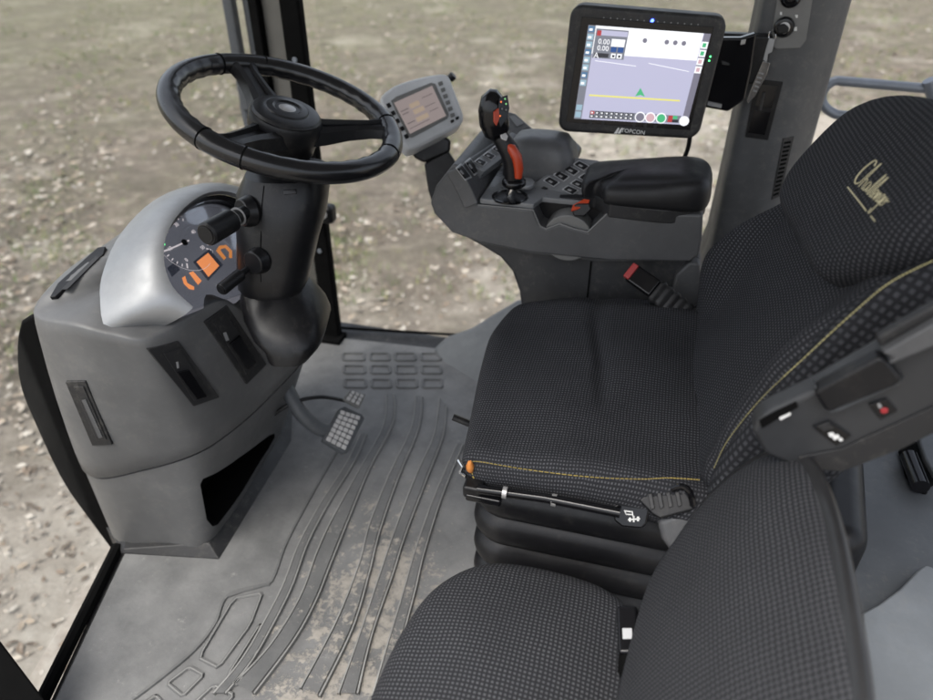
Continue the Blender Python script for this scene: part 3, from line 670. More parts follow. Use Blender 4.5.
for i in range(n):
    a = 2 * math.pi * i / n; c = rimpt(a); rd = (c - HUB).normalized()
    near_j = min(abs((a - s_ + math.pi) % (2 * math.pi) - math.pi) for s_ in seg_ang)
    inspoke = any(abs((a - s_ + math.pi) % (2 * math.pi) - math.pi) < .17 for s_ in (A1, A2, A3))
    for j in range(m):
        t = 2 * math.pi * j / m; r = RT
        if math.cos(t) < 0 and not inspoke: r *= 1 + .07 * (-math.cos(t)) * math.sin(a * 34)
        vs.append(c + rd * math.cos(t) * r + WN * math.sin(t) * r * .95)
for i in range(n):
    for j in range(m): fs.append((i * m + j, i * m + (j + 1) % m, ((i + 1) % n) * m + (j + 1) % m, ((i + 1) % n) * m + j))
rim = mk('rim', vs, fs, 'wheel_leather', sw, angle=80)
for a in seg_ang:
    c = rimpt(a); t = (wb * math.cos(a) - wa * math.sin(a)); loft('seam', tuberings([c - t * .0012, c + t * .0012], RT * 1.012, 24), 'matte_black', rim)
for a in (A1, A2, A3):
    d = wa * math.cos(a) + wb * math.sin(a); s_ = wb * math.cos(a) - wa * math.sin(a); rings = []
    for k, (r, w, h, up) in enumerate(((.035, .042, .017, -.026), (.07, .033, .016, -.022), (.11, .025, .014, -.013), (.15, .023, .012, -.005), (.172, .029, .011, 0), (.182, .034, .009, 0))):
        c = HUB + d * r + WN * up
        rings.append([c + s_ * x_ + WN * z_ for x_, z_ in ((-w, -h * .6), (-w * .8, h * .7), (-w * .45, h), (-w * .36, h * .45), (w * .36, h * .45), (w * .45, h), (w * .8, h * .7), (w, -h * .6), (w * .6, -h), (-w * .6, -h))])
    loft('spoke', rings, 'black_plastic', sw, angle=30)
def lat(name, prof, mat, parent, C=HUB, nrm=WN, n=40, **kw):
    a, b = frame_of(nrm); return loft(name, [[C + (a * math.cos(t) + b * math.sin(t)) * r + nrm * h for t in [2 * math.pi * k / n for k in range(n)]] for r, h in prof], mat, parent, **kw)
hub = lat('hub', [(.046, -.085), (.056, -.060), (.063, -.022), (.063, -.006), (.060, 0)], 'black_plastic', sw, angle=30)
cap = lat('hub_cap', [(.0595, -.002), (.0595, .002), (.056, .006), (.041, .010), (.037, .0095), (.035, .012), (.025, .0135), (.021, .011), (.018, .0115)], 'soft_black', sw, angle=25)
lat('badge', [(.016, .0095), (.016, .011), (.012, .0125), (.002, .0135)], 'steel', cap)
#%%PEDALS
pd = thing('brake_pedal', 'ribbed brake pedal on a thick grey arm beneath the dashboard', 'pedal', W(318, 450, z=.01))
ar = [W(285, 385, x=-.70), W(300, 412, x=-.66), W(318, 428, x=-.625), W(334, 432, x=-.60)]
tube('arm', cr(ar, 16), [.016] * 16, 'rear_grey', pd, n=14)
PN = V((.62, -.28, .72)).normalized(); pc = W(340, 430, x=-.583)
pl = (pc, PN)
pa = prism('pad', [W(*p, pl=pl) for p in [(323, 440), (340, 408), (345, 406), (362, 414), (365, 418), (348, 452), (344, 453)]], -PN * .018, 'rear_grey', pd, bev=.003)
for i in range(4):
    for j in range(7):
        s0, t0 = (i + .5) / 4, (j + .5) / 7
        a = V((325, 440, 0)).lerp(V((341, 410, 0)), t0); b = V((345, 451, 0)).lerp(V((361, 416, 0)), t0); q = a.lerp(b, s0); p = W(q.x, q.y, pl=pl)
        ux = (W(b.x, b.y, pl=pl) - W(a.x, a.y, pl=pl)).normalized(); box('tread', p + PN * .001, (.0105, .0095, .005), 'tread_metal', pa, rot=basis(ux, PN), bev=.0012)
p2 = thing('inching_pedal', 'small ribbed pedal on a thin curved rod behind the brake pedal', 'pedal', W(356, 410, z=.01))
tube('rod', cr([W(262, 424, x=-.74), W(290, 404, x=-.68), W(320, 397, x=-.63), W(347, 401, x=-.59)], 20), .0045, 'black_plastic', p2, n=8)
pc2 = W(354, 398, x=-.575); pl2 = (pc2, PN)
pa = prism('pad', [W(*p, pl=pl2) for p in [(343, 399), (351, 389), (366, 394), (360, 408)]], -PN * .012, 'mid_grey', p2, bev=.002)
for i in range(3):
    for j in range(3):
        a = V((345, 399, 0)).lerp(V((351.5, 390.5, 0)), (j + .5) / 3); b = V((359, 406, 0)).lerp(V((364.5, 395, 0)), (j + .5) / 3); q = a.lerp(b, (i + .5) / 3); box('tread', W(q.x, q.y, pl=pl2) + PN * .001, (.008, .0078, .004), 'tread_metal', pa, rot=basis(W(b.x, b.y, pl=pl2) - W(a.x, a.y, pl=pl2), PN), bev=.001)
#%%SEAT
ds = thing('driver_seat', 'dark dotted fabric driver seat with embroidered headrest and folded armrest', 'seat', (-.02, .90, .02))
# bellows base
rings = []; n = 48
def rr3(cx, cy, hx, hy, r, z): return [V((cx + a, cy + b, z)) for a, b in rrect(hx, hy, r, 9)]
folds = 7; z1, z0 = .425, .03
for k in range(folds * 6 + 1):
    t = k / (folds * 6); z = z1 + (z0 - z1) * t; w = .013 * abs(math.sin(math.pi * t * folds)) ** .6
    rings.append(rr3(.00, .90, .172 + w, .195 + w, .05, z))
loft('bellows', rings, 'black_plastic', ds, angle=35)
# cushion
co = [(-.195, .70), (-.210, .80), (-.228, .95), (-.230, 1.06), (-.185, 1.16), (-.05, 1.188), (.10, 1.182), (.19, 1.14), (.21, .90), (.19, .685), (.07, .672), (-.10, .678), (-.175, .682)]
def sm(a, b, x): t = max(0, min(1, (x - a) / (b - a))); return t * t * (3 - 2 * t)
def hseat(x, y, s):
    e = abs((y - .905) / .24)
    h = .010 * sm(.55, .95, e) - .012 * sm(.90, 1.05, e)
    h -= .020 * sm(-.02, -.2, x)
    cx = -.035 + .06 * ((y - .95) / .2) * 0 + .10 * max(0, (1.0 - y)) ** 2 * 4
    h -= .011 * math.exp(-((x - (-.02 - .035 * sm(.85, 1.15, y))) / .010) ** 2) * sm(.80, .92, y)
    h += .007 * sm(-.03, .03, x) * sm(.85, 1.0, y) * sm(.16, .05, x)
    h += .012 * sm(1.1, 1.15, y) * 0
    return h + .003 * math.sin(x * 26 + 1) * math.sin(y * 21)
cu = pad('cushion', co, (0, 0, 0), X, Y, Z, [(.030, .505), (.018, .502), (.008, .495), (.002, .483), (0, .468), (.004, .452), (.016, .437), (.03, .43)], 'seat_fabric', ds, hf=hseat, N_=96, rings=22, sub=1)
pan = prism('seat_pan', [(-.165, .705, .425), (.17, .70, .425), (.17, 1.10, .425), (-.14, 1.10, .425)], (0, 0, .03), 'black_plastic', ds, bev=.006)
bvC = bvh_of(cu)
def stitches(name, bv, px, mat, parent, n, w=.0011, gap=.45, lift=.0006):
    c = cr([(a, b, 0) for a, b in px], n * 4 + 1); vs = []; fs = []
    for i in range(n):
        a, _n = hit(bv, c[i * 4].x, c[i * 4].y); b, n2 = hit(bv, c[i * 4].lerp(c[i * 4 + 4], 1 - gap).x, c[i * 4].lerp(c[i * 4 + 4], 1 - gap).y)
        if a is None or b is None: continue
        d = (b - a)
        if d.length > .03: continue
        s_ = _n.cross(d).normalized() * w; k = len(vs); m_ = _n * (w + lift)
        vs.extend([a + s_, a - s_, b - s_, b + s_, a + m_, b + m_]); fs.extend([(k, k + 4, k + 5, k + 3), (k + 1, k + 2, k + 5, k + 4), (k, k + 1, k + 4), (k + 3, k + 5, k + 2)])
    return mk(name, vs, fs, mat, parent, smooth=False)
stitches('stitching', bvC, [(471, 462), (482, 462), (530, 470), (590, 477), (640, 479), (668, 478), (700, 480)], 'gold_stitch', cu, 64, w=.0007, gap=.22)
stitches('stitching', bvC, [(474, 466), (472, 474), (478, 484)], 'gold_stitch', cu, 5)
p, nn = hit(bvC, 471, 464); fo = []
o = loft('torn_foam', [[p + V((random.uniform(-.002, .002) + .007 * math.cos(t) * s_, -.004 + .006 * math.sin(t) * s_, zz)) for t in [k * math.pi / 4 for k in range(8)]] for s_, zz in ((.3, -.012), (.6, -.008), (.75, 0), (.45, .007), (.1, .010))], 'foam_orange', cu, angle=180)
# backrest
rec = math.radians(21.8); BU = V((math.sin(rec), 0, math.cos(rec))); BN = V((-math.cos(rec), 0, math.sin(rec))); BO = V((.115, .905, .50))
bo = [(-.205, .0), (-.228, .07), (-.243, .16), (-.24, .26), (-.225, .34), (-.17, .385), (0, .39), (.13, .36), (.19, .31), (.225, .24), (.262, .16), (.285, .07), (.265, -.02), (.20, -.07), (0, -.08)]
def hback(a, b, s):
    e = abs(a / .25) if a < 0 else abs(a / .275)
    return .045 * sm(.55, .95, e) * sm(.42, .2, b) * sm(-.03, .12, b) + .004 * math.sin(a * 19 + b * 23) - .008 * sm(.25, 0, abs(b - .12)) * 0
bk = pad('backrest', bo, BO, Y, BU, BN, [(.045, .0), (.028, -.002), (.012, -.010), (.003, -.026), (0, -.045), (.002, -.07), (.02, -.095), (.05, -.105)], 'back_fabric', ds, hf=hback, N_=96, rings=22, sub=1)
loft('bolster', [], None) if False else None
ho = [(.186, .300), (.182, .335), (.160, .385), (.125, .432), (.05, .468), (-.08, .492), (-.18, .486), (-.232, .45), (-.232, .40), (-.195, .345), (-.150, .305), (-.11, .284), (0, .274), (.11, .268), (.162, .274)]
hd = pad('headrest', ho, BO, Y, BU, BN, [(.034, .037), (.019, .034), (.009, .028), (.002, .019), (0, .008), (.001, -.01), (.004, -.05), (.02, -.085)], 'back_fabric', bk, N_=96, rings=16, sub=1, hf=lambda a, b, s: .004 * math.sin(a * 11 + 1) - .010 * sm(.38, .50, b))
bvH = bvh_of(hd); bvB = bvh_of(bk)
# woven script on the headrest, underlined
S = [[(6, 9), (5, 10.5), (3, 10), (1, 6), (1, 2.5), (3, 1), (5.5, 2)], [(5.5, 2), (8.4, 10.5), (8.6, 9), (6.8, 1), (7.6, 4), (9, 4.6), (9.3, 3), (9.5, 1.2), (10.6, 1.4)], [(13, 4), (11.6, 4.6), (10.6, 3), (11.2, 1.1), (12.4, 2), (13.1, 4.2), (13, 1.6), (14, 1.5)],
     [(14, 1.5), (16.6, 8.8), (16.7, 7.4), (15.2, 1.4), (16.2, 1.5)], [(16.2, 1.5), (18.8, 8.6), (18.9, 7.2), (17.5, 1.4), (18.6, 1.5)], [(18.6, 1.6), (20.3, 3.4), (19.8, 4.4), (18.9, 3.4), (19.2, 1.3), (20.6, 1.6)], [(20.6, 1.6), (21.5, 4.3), (21.4, 1.1), (22.5, 4), (23.2, 3.6), (23.2, 1.3), (24.2, 1.7)],
     [(26, 4), (24.9, 4.5), (24.2, 2.6), (25.2, 1.4), (26.2, 4.2), (25.4, -2), (24.2, -2.6), (24.4, -1)], [(26, 1.8), (27.9, 3.4), (27.3, 4.3), (26.5, 3.2), (27, 1.3), (28.3, 1.7)], [(28.3, 1.7), (28.9, 4.3), (29, 3.4), (30.6, 3.9)], [(0, -1.6), (12, -2.2), (22.5, -2.8)], [(27.5, -2.9), (32, -3.1)]]
p0, n0 = hit(bvH, 850, 185); p1, _ = hit(bvH, 880, 214)
dx = (p1 - p0); Lw = dx.length; dx.normalize(); up = n0.cross(dx); up = up if up.z > 0 else -up
up = (up - dx * up.dot(dx)).normalized(); vs = []; fs = []
for stroke in S:
    for q in [cr([(a, b, 0) for a, b in stroke], 4 * len(stroke))]:
        pts = []
        for w_ in q:
            k = Lw / 31; t_ = p0 + dx * (w_.x * k) + up * ((w_.y + .6) * k * .92) + n0 * .05; h_ = bvH.ray_cast(t_, -n0); pts.append((h_[0] if h_[0] is not None else t_ - n0 * .05) + n0 * .0006)
        rg = tuberings(pts, (.0008 if stroke[0][0] == 6 else .00045) if stroke[0][1] > 0 else .0008, 5); b = len(vs)
        vs.extend(p for r in rg for p in r); fs.extend((b + i * 5 + j, b + i * 5 + (j + 1) % 5, b + (i + 1) * 5 + (j + 1) % 5, b + (i + 1) * 5 + j) for i in range(len(rg) - 1) for j in range(5))
mk('embroidery', vs, fs, 'logo_thread', hd)
# near side bolster carries a coarser cloth
bolo = [(.0, .02), (.02, .09), (.03, .19), (.035, .31), (.02, .43), (-.02, .50), (-.05, .48), (-.085, .40), (-.10, .26), (-.098, .14), (-.08, .05), (-.045, .005)]
SB = BO + Y * -.232 - BN * .018
bs = pad('side_bolster', [(a + .012, b * .82) for a, b in bolo], SB, -BN * -1, BU, V((-.25, -1, .12)).normalized(), [(.03, .022), (.016, .018), (.006, .008), (0, -.01), (.01, -.03)], 'bolster_fabric', bk, N_=80, rings=12, sub=1)
bvB2 = bvh_of(bk, bs)
stitches('stitching', bvB2, [(714, 468), (728, 440), (760, 400), (800, 362), (850, 316), (890, 283), (933, 261)], 'pale_stitch', bk, 80, w=.0006, gap=.2)
# folded-up armrest
AY = .575
fa = [W(*p, y=AY) for p in [(752, 432), (757, 420), (770, 411), (815, 390), (875, 356), (940, 316), (1010, 272), (1010, 396), (940, 428), (900, 452), (842, 474), (800, 470), (765, 455)]]
arm = prism('armrest', fa, (0, .026, 0), 'armrest_shell', ds, bev=.006, seg=3)
lay('lower_band', [(798, 456), (842, 447), (940, 402), (1010, 370), (1010, 396), (940, 428), (900, 448), (842, 470), (802, 467)], (V((.2, AY, .7)), -Y), 'dark_plastic', arm, h=.0025, bev=.001)
AP = (V((.2, AY, .7)), -Y)
lay('top_groove', [(759, 420), (773, 412), (796, 401), (798, 406), (777, 418), (762, 427)], AP, 'matte_black', arm, h=.002); lay('latch_mark', [(779, 416), (790, 411), (790.5, 413), (780, 418.5)], AP, 'white_mark', arm, h=.003, lift=0)
hg = lay('hinge_cover', [(812, 384), (818, 378), (876, 347), (884, 351), (898, 369), (893, 376), (836, 399), (829, 403), (822, 400)], (AP[0] - Y * 0, AP[1]), 'black_plastic', arm, h=.016, bev=.006, seg=3)
lay('hinge_trim', [(812, 378), (816, 390), (829, 406), (838, 404), (896, 378), (902, 371), (896, 377), (836, 400), (828, 403), (820, 394), (815, 380)], AP, 'rear_grey', arm, h=.010, bev=.001)
lay('elbow_pad', [(878, 342), (940, 306), (1010, 262), (1010, 285), (940, 330), (884, 354), (889, 347)], AP, 'arm_plastic', arm, h=.018, bev=.006, seg=3)
lay('pad_back', [(874, 332), (940, 294), (1010, 250), (1010, 262), (940, 306), (878, 342)], AP, 'dark_plastic', arm, h=.01, bev=.003)
o = lay('rocker_switch', [(812, 425), (829, 419), (851, 434), (836, 444)], AP, 'gloss_black', arm, h=.003, bev=.001); q = (AP[0] - Y * .0032, -Y)
lay('key', [(817, 426), (828, 422), (834, 427), (824, 431)], q, 'dark_plastic', o, h=.0012, bev=.0004)
for z_ in ([(828, 433), (833, 432), (835, 435), (830, 437)], [(832, 436), (838, 434), (840, 437), (834, 440)], [(838, 439), (842, 437.5), (843, 440), (840, 441)]): lay('mark', z_, q, 'white_mark', o, h=.0006)
o = lay('lumbar_switch', [(868, 403), (886, 397), (897, 409), (880, 418)], AP, 'gloss_black', arm, h=.003, bev=.001); disc('red_dot', W(884, 410, pl=q), -Y, .0032, .0015, 'red_mark', o); lay('mark', [(877, 404), (880, 403), (882, 407), (879, 408)], q, 'dim_mark', o, h=.0006)
# height bar, grab pad and slide lever along the near side
bar = tube('adjuster_bar', [W(478, 489, y=.665), W(545, 498, y=.66), W(620, 513, y=.655)], .0065, 'gloss_black', ds, n=12)
for u, v in ((505, 492.5), (554, 500)):
    p = W(u, v, y=.661); loft('collar', tuberings([p - X * .003, p + X * .003], .0085, 12), 'steel', bar)
pl = (V((.05, .648, .43)), V((-.05, -.86, .5)).normalized())
kp = prism('lever_paddle', [W(*p, pl=pl) for p in [(613, 506), (619, 503), (641, 504), (650, 509), (647, 524), (642, 529), (622, 527), (614, 521)]], -pl[1] * .012, 'gloss_black', ds, bev=.003)
for z_ in ([(624, 510), (631, 511), (631, 512.2), (624, 511.2)], [(626, 513.5), (632, 514), (632, 515), (626, 514.6)], [(624, 510), (625, 510), (627, 515), (626, 515)], [(631.5, 511), (632.6, 511), (634, 518), (633, 518)], [(628, 519), (640, 518), (640, 519.3), (628, 520.3)], [(633, 516), (634.5, 516), (634.5, 522), (633, 522)], [(629, 517.6), (631, 517.4), (631, 521.5), (629, 521.5)], [(637, 516.5), (639, 516.5), (639, 521), (637, 521)]): lay('seat_symbol', z_, pl, 'white_mark', kp, h=.0005)
pl = (V((.09, .630, .445)), V((-.1, -.75, .65)).normalized())
sl = prism('slide_lever', [W(*p, pl=pl) for p in [(638, 500), (650, 490), (676, 487), (684, 489), (692, 500), (694, 510), (660, 519), (652, 514)]], -pl[1] * .016, 'black_plastic', ds, bev=.003)
for k in range(4): a = 648 + k * 9; lay('rib', [(a, 494 - k * .6), (a + 4, 493 - k * .6), (a + 7, 508 - k), (a + 3, 510 - k)], pl, 'dark_plastic', sl, h=.004, bev=.001)
sl2 = tube('lever_loop', cr([W(672, 489, pl=pl) + pl[1] * .004, W(682, 486, pl=pl) + pl[1] * .01, W(690, 492, pl=pl) + pl[1] * .01, W(693, 505, pl=pl) + pl[1] * .002], 14), .004, 'gloss_black', ds, n=8)
pl = (V((.12, .640, .40)), V((-.15, -.9, .35)).normalized())
prism('side_cover', [W(*p, pl=pl) for p in [(655, 520), (672, 514), (710, 497), (740, 500), (740, 570), (690, 570), (672, 556), (660, 540)]], -pl[1] * .03, 'arm_plastic', ds, bev=.010, seg=4)
# front corner bracket
q = W(470, 487, y=.675); cb = box('corner_bracket', q + X * .006, (.028, .026, .022), 'black_plastic', ds, bev=.005); box('clip', q + V((.022, -.006, -.006)), (.05, .02, .012), 'gloss_black', cb, bev=.003); tube('spring', [W(459, 460, y=.69), W(463, 466, y=.68), W(460, 472, y=.685), W(466, 476, y=.68)], .0028, 'chrome', cb, n=6)
fh = W(453, 417, x=-.245); tube('front_handle', [fh, fh + V((.07, 0, -.02))], .0055, 'black_plastic', ds, n=8)
# buckles
def buckle(name, label, C, ax, up_, L, w, h):
    t = thing(name, label, 'seat belt buckle', C); return t
BA = (W(632, 272, y=1.155) - W(690, 318, y=1.14)).normalized()
bq = thing('belt_buckle', 'seat belt buckle with red button in a ribbed black boot', 'belt buckle', W(690, 318, y=1.14))
sd = V((-.1, -.75, .65)).normalized(); R_ = basis(BA, sd)
c1 = W(643, 281, y=1.15); bb = box('buckle_body', c1, (.055, .034, .020), 'gloss_black', bq, rot=R_, bev=.004, seg=3)
box('release_button', c1 + BA * .027, (.012, .030, .013), 'belt_red', bb, rot=R_, bev=.002)
rg = []
p0, p1 = c1 - BA * .028, W(694, 322, y=1.14)
for k in range(33):
    t = k / 32; w = .0035 * abs(math.sin(math.pi * t * 6)) + .019
    c = p0.lerp(p1, t); rg.append([c + R_ @ V((0, a * w / .02, b * w / .02)) for a, b in rrect(.020, .014, .008, 5)])
loft('ribbed_boot', rg, 'dark_plastic', bq, angle=30)
#%%JUMP
ps = thing('passenger_seat', 'small dark passenger seat with rounded fabric backrest in the foreground', 'seat', (.0, .41, .02))
po = [(-.222, .40), (-.216, .30), (-.20, .215), (-.10, .195), (.06, .195), (.085, .40), (.075, .55), (.035, .61), (-.06, .625), (-.14, .612), (-.193, .56), (-.215, .49)]
pcu = pad('cushion', po, (0, 0, 0), X, Y, Z, [(.045, .425), (.028, .421), (.012, .409), (.003, .39), (0, .37), (.006, .35), (.02, .34)], 'jump_fabric', ps, N_=96, rings=16, sub=1, hf=lambda a, b, s: -.022 * s * s)
box('seat_box', (-.05, .41, .18), (.24, .36, .32), 'black_plastic', ps, bev=.02)
pr_ = math.atan(.5); PU = V((math.sin(pr_), 0, math.cos(pr_))); PNn = V((-math.cos(pr_), 0, math.sin(pr_))); PO = V((.060, .415, .45))
bo = [(-.225, .0), (-.225, .12), (-.205, .21), (-.125, .266), (.0, .281), (.10, .278), (.172, .258), (.214, .206), (.221, .13), (.195, .06), (.15, .0), (.0, -.05), (-.15, -.05)]
pb = pad('backrest', bo, PO, Y, PU, PNn, [(.030, .018), (.018, .014), (.008, .006), (.002, -.004), (0, -.014), (.008, -.022)], 'jump_fabric', ps, N_=96, rings=16, sub=1, hf=lambda a, b, s: -.016 * s * s)
bsh = pad('shell', [(a * 1.012, b * 1.012) for a, b in bo], PO - PNn * .016, Y, PU, -PNn, [(.03, .010), (.015, .008), (.004, .005), (0, .0), (.001, -.007), (.006, -.009)], 'shell_black', pb, N_=96, rings=8)
bq2 = thing('belt_latch', 'black passenger belt latch with a white tag beside the cushion', 'belt buckle', W(636, 640, z=.40))
c = W(629, 632, z=.43); R_ = basis(V((-.1, 1, .1)), V((-.3, -.3, 1))); bb = box('latch_body', c, (.055, .024, .022), 'gloss_black', bq2, rot=R_, bev=.004); box('white_tag', c + R_ @ V((-.006, 0, .0115)), (.012, .011, .002), 'key_rim', bb, rot=R_, bev=.0006); tube('strap', [c - R_ @ V((.02, 0, 0)), c - V((-.01, .06, .08)), V((.03, .45, .2))], .012, 'matte_black', bq2, n=8)
#%%ARM
ac = thing('armrest_console', 'grey armrest control console with rocker switches beyond the driver seat', 'control console', (-.12, 1.3, .3))
AYN = 1.2
side = [(453, 164), (459, 166), (478, 205), (533, 210), (540, 226), (546, 229), (560, 224), (574, 229), (588, 232), (607, 213), (703, 215), (702, 240), (699, 256), (690, 262), (610, 261), (530, 253), (480, 243), (452, 233), (434, 214), (430, 203), (436, 186)]
body = prism('body', [W(*p, y=AYN) for p in side], (0, .235, 0), 'arm_plastic', ac, bev=.005, seg=3)
ped = [(462, 236), (482, 247), (500, 258), (512, 272), (519, 292), (524, 330), (700, 340), (700, 258), (600, 258), (530, 250)]
pe = prism('pedestal', [W(*p, y=1.235) for p in ped], (0, .17, 0), 'pedestal_grey', ac, bev=.012, seg=4)
box('seam', W(589, 282, y=1.2345), (.003, .003, .09), 'matte_black', pe, bev=0)
bracket_px = [(672, 290), (676, 275), (690, 262), (700, 264), (704, 300), (690, 312)]
prism('rear_bracket', [W(*p, y=1.215) for p in bracket_px], (0, .1, 0), 'arm_plastic', ac, bev=.006)
# flat top plate with the joystick gate
ZT = W(500, 203, y=AYN).z + .003
tp = prism('top_plate', [V((-.297, 1.203, ZT - .01)), V((-.195, 1.203, ZT - .01)), V((-.185, 1.24, ZT - .01)), V((-.08, 1.24, ZT - .01)), V((.0, 1.30, ZT - .01)), V((0, 1.43, ZT - .01)), V((-.297, 1.43, ZT - .01))], (0, 0, .01), 'switch_grey', ac, bev=.002)
jb = W(510, 197, z=ZT)
lat('gate_ring', [(.034, -.002), (.034, .0015), (.030, .002), (.028, -.001)], 'gloss_black', tp, C=jb, nrm=Z, n=32, cap=False)
lat('gate_disc', [(.028, .0006), (.018, .003), (.004, .004)], 'black_plastic', tp, C=jb, nrm=Z, n=32)
# left switch bank, sloping to the driver
SBp = (W(470, 186, y=1.205) + V((.89, 0, .457)) * .004, V((.89, 0, .457)).normalized())
def rocker(px, pl, parent, lit=None):
    o = lay('rocker_switch', px, pl, 'key_rim', parent, h=.003, bev=.001); cx_ = sum(p[0] for p in px) / 4; cy_ = sum(p[1] for p in px) / 4  # light rim; the glints along the key edges are put into its pale colour
    q = [(cx_ + (a - cx_) * .8, cy_ + (b - cy_) * .8) for a, b in px]; f_ = lay('rocker_face', q, pl, 'black_plastic', o, h=.0035, lift=.0025, bev=.0012)
    q = [(cx_ + (a - cx_) * .3 - 1, cy_ + (b - cy_) * .3 - .4) for a, b in px]; lay('key_symbol', q, (pl[0] + pl[1] * .0061, pl[1]), 'dim_mark', o, h=.0003)
    return o
bank = prism('switch_bank', [W(*p, pl=SBp) for p in [(460, 167), (470, 158), (500, 139), (513, 130), (524, 138), (506, 151), (492, 163), (484, 168), (478, 204), (472, 190)]], -SBp[1] * .03, 'arm_plastic', ac, bev=.003)
for px in ([(455, 168), (460, 164), (471, 178), (465, 181)], [(464, 162), (469, 158), (479, 172), (474, 176)]): rocker(px, SBp, bank)
SB2 = (W(490, 155, y=1.30), V((.5, -.25, .83)).normalized())
b2 = prism('rear_switch_bank', [W(*p, pl=SB2) for p in [(470, 164), (512, 132), (528, 139), (484, 172)]], -SB2[1] * .03, 'switch_grey', ac, bev=.002)
for k in range(4):
    a, b = 474 + k * 8.6, 162 - k * 6.4; rocker([(a, b), (a + 4, b - 3.2), (a + 13, b + 1.2), (a + 9, b + 4.8)], SB2, b2)
# palm hump
hp = W(548, 160, y=1.37)
hump = loft('palm_hump', [[V((hp.x - .014 + a * k, 1.375 + b * k2, zz)) for a, b in rrect(.068, .055, .032, 7)] for k, k2, zz in ((1.08, 1.05, ZT - .005), (1.05, 1.02, ZT + .03), (.95, .95, ZT + .055), (.75, .8, ZT + .072), (.4, .5, ZT + .078))], 'arm_plastic', ac, angle=60)
fx = (W(515, 125, y=1.47), V((.2, -.45, .87)).normalized())
fp = prism('far_keypad', [W(*p, pl=fx) for p in [(499, 117), (506, 110), (516, 113), (538, 132), (556, 141), (540, 150), (520, 142), (505, 128)]], -fx[1] * .05, 'arm_plastic', ac, bev=.006); lay('keypad_face', [(509, 117), (514, 116), (524, 124), (517, 127)], fx, 'switch_grey', fp, h=.002, bev=.0005); lay('keypad_face', [(520, 131), (528, 128), (536, 135), (528, 139)], fx, 'black_plastic', fp, h=.002, bev=.0005)
prism('end_cap', [W(*p, y=1.43) for p in [(543, 141), (556, 139), (568, 143), (580, 155), (577, 162), (560, 160)]], (0, .05, 0), 'black_plastic', ac, bev=.008, seg=3)
# right switch field
SR = (W(560, 182, y=1.30), V((-.12, -.42, .9)).normalized())
kf = prism('key_field', [W(*p, pl=SR) for p in [(530, 186), (540, 194), (558, 200), (576, 200), (612, 168), (598, 160), (575, 157), (566, 160)]], -SR[1] * .05, 'switch_grey', ac, bev=.003)
for r_, (a, b) in enumerate([(543, 181), (553, 175.5), (563, 170), (573, 165)]): rocker([(a, b), (a + 6, b - 4), (a + 17, b + 2), (a + 11, b + 6.5)], SR, kf)
for r_, (a, b) in enumerate([(562, 190), (570, 184), (578, 178)]): rocker([(a, b), (a + 6, b - 4), (a + 17, b + 1), (a + 11, b + 5.5)], SR, kf)
lay('round_key', [(541, 189), (544, 187), (548, 189), (545, 191)], SR, 'black_plastic', kf, h=.002)
# throttle thumbwheel in its notch
tw0 = W(567, 240, y=1.2); wl = loft('throttle_wheel', tuberings([tw0 + V((0, .006, 0)), tw0 + V((0, .05, 0))], .046, 40), 'mid_grey', ac, angle=30, bev=.002)
tb = lay('throttle_tab', [(572, 206), (578, 203), (590, 203), (592, 209), (585, 216), (574, 216)], (W(580, 210, y=1.205), V((0, -1, .3)).normalized()), 'black_plastic', wl, h=.012, bev=.003); lay('lit_mark', [(571, 212), (573, 206), (584, 200), (590, 201), (588, 205), (578, 210)], (W(580, 210, y=1.195), V((0, -.6, .8)).normalized()), 'orange_grip', wl, h=.004, bev=.001)
prism('wheel_well', [W(*p, y=1.245) for p in [(530, 198), (610, 198), (612, 236), (535, 236)]], (0, .02, 0), 'black_plastic', ac, bev=.002)
tube('notch_trim', [W(*p, y=1.199) for p in [(478, 205), (533, 210), (540, 226), (546, 229), (560, 224), (574, 229), (588, 232), (607, 214)]], .0016, 'mid_grey', ac, n=6)
# leather armrest pad
apo = [(-.112, 1.225), (-.116, 1.29), (-.104, 1.345), (-.02, 1.362), (.06, 1.36), (.108, 1.33), (.112, 1.26), (.10, 1.203), (.03, 1.192), (-.06, 1.195), (-.075, 1.215), (-.09, 1.232)]
pd_ = pad('armrest_pad', apo, (0, 0, 0), X, Y, Z, [(.026, .724), (.013, .722), (.004, .713), (0, .699), (0, .680), (.004, .670), (.012, .666)], 'pad_leather', ac, N_=96, rings=10, sub=1, hf=lambda a, b, s: -.010 * s ** 4 + .012 * sm(.0, .1, a) - .013 * sm(.03, -.10, a))
prism('pad_base', [V((a * .97, 1.28 + (b - 1.28) * .96, .645)) for a, b in apo], (0, 0, .026), 'dark_plastic', ac, bev=.003)
# joystick
js = thing('joystick', 'black joystick with orange grip side standing on the console', 'joystick', jb)
def jr(u, v, rx, ry, dy=0):
    c = W(u, v, y=jb.y + dy); return c, rx * dep(c) / FPX, ry * dep(c) / FPX
def jloft(name, L, mat, parent, nn=V((.18, -.6, 0)), sq=2.4, n=20, **kw):
    rings = []; cs_ = [jr(*l) for l in L]
    for i, (c, rx, ry) in enumerate(cs_):
        d = (cs_[min(i + 1, len(cs_) - 1)][0] - cs_[max(0, i - 1)][0]).normalized(); ax = V((_cy, _sy, 0)); ax = (ax - d * ax.dot(d)).normalized(); ay = d.cross(ax); r = []
        for k in range(n):
            t = 2 * math.pi * k / n; ct, s_ = math.cos(t), math.sin(t); r.append(c + ax * math.copysign(abs(ct) ** (2 / sq), ct) * rx + ay * math.copysign(abs(s_) ** (2 / sq), s_) * ry)
        rings.append(r)
    return loft(name, rings, mat, parent, angle=60, **kw)
tube('shaft', [jb + Z * .002, W(514, 184, y=jb.y)], .008, 'chrome', js, n=12)
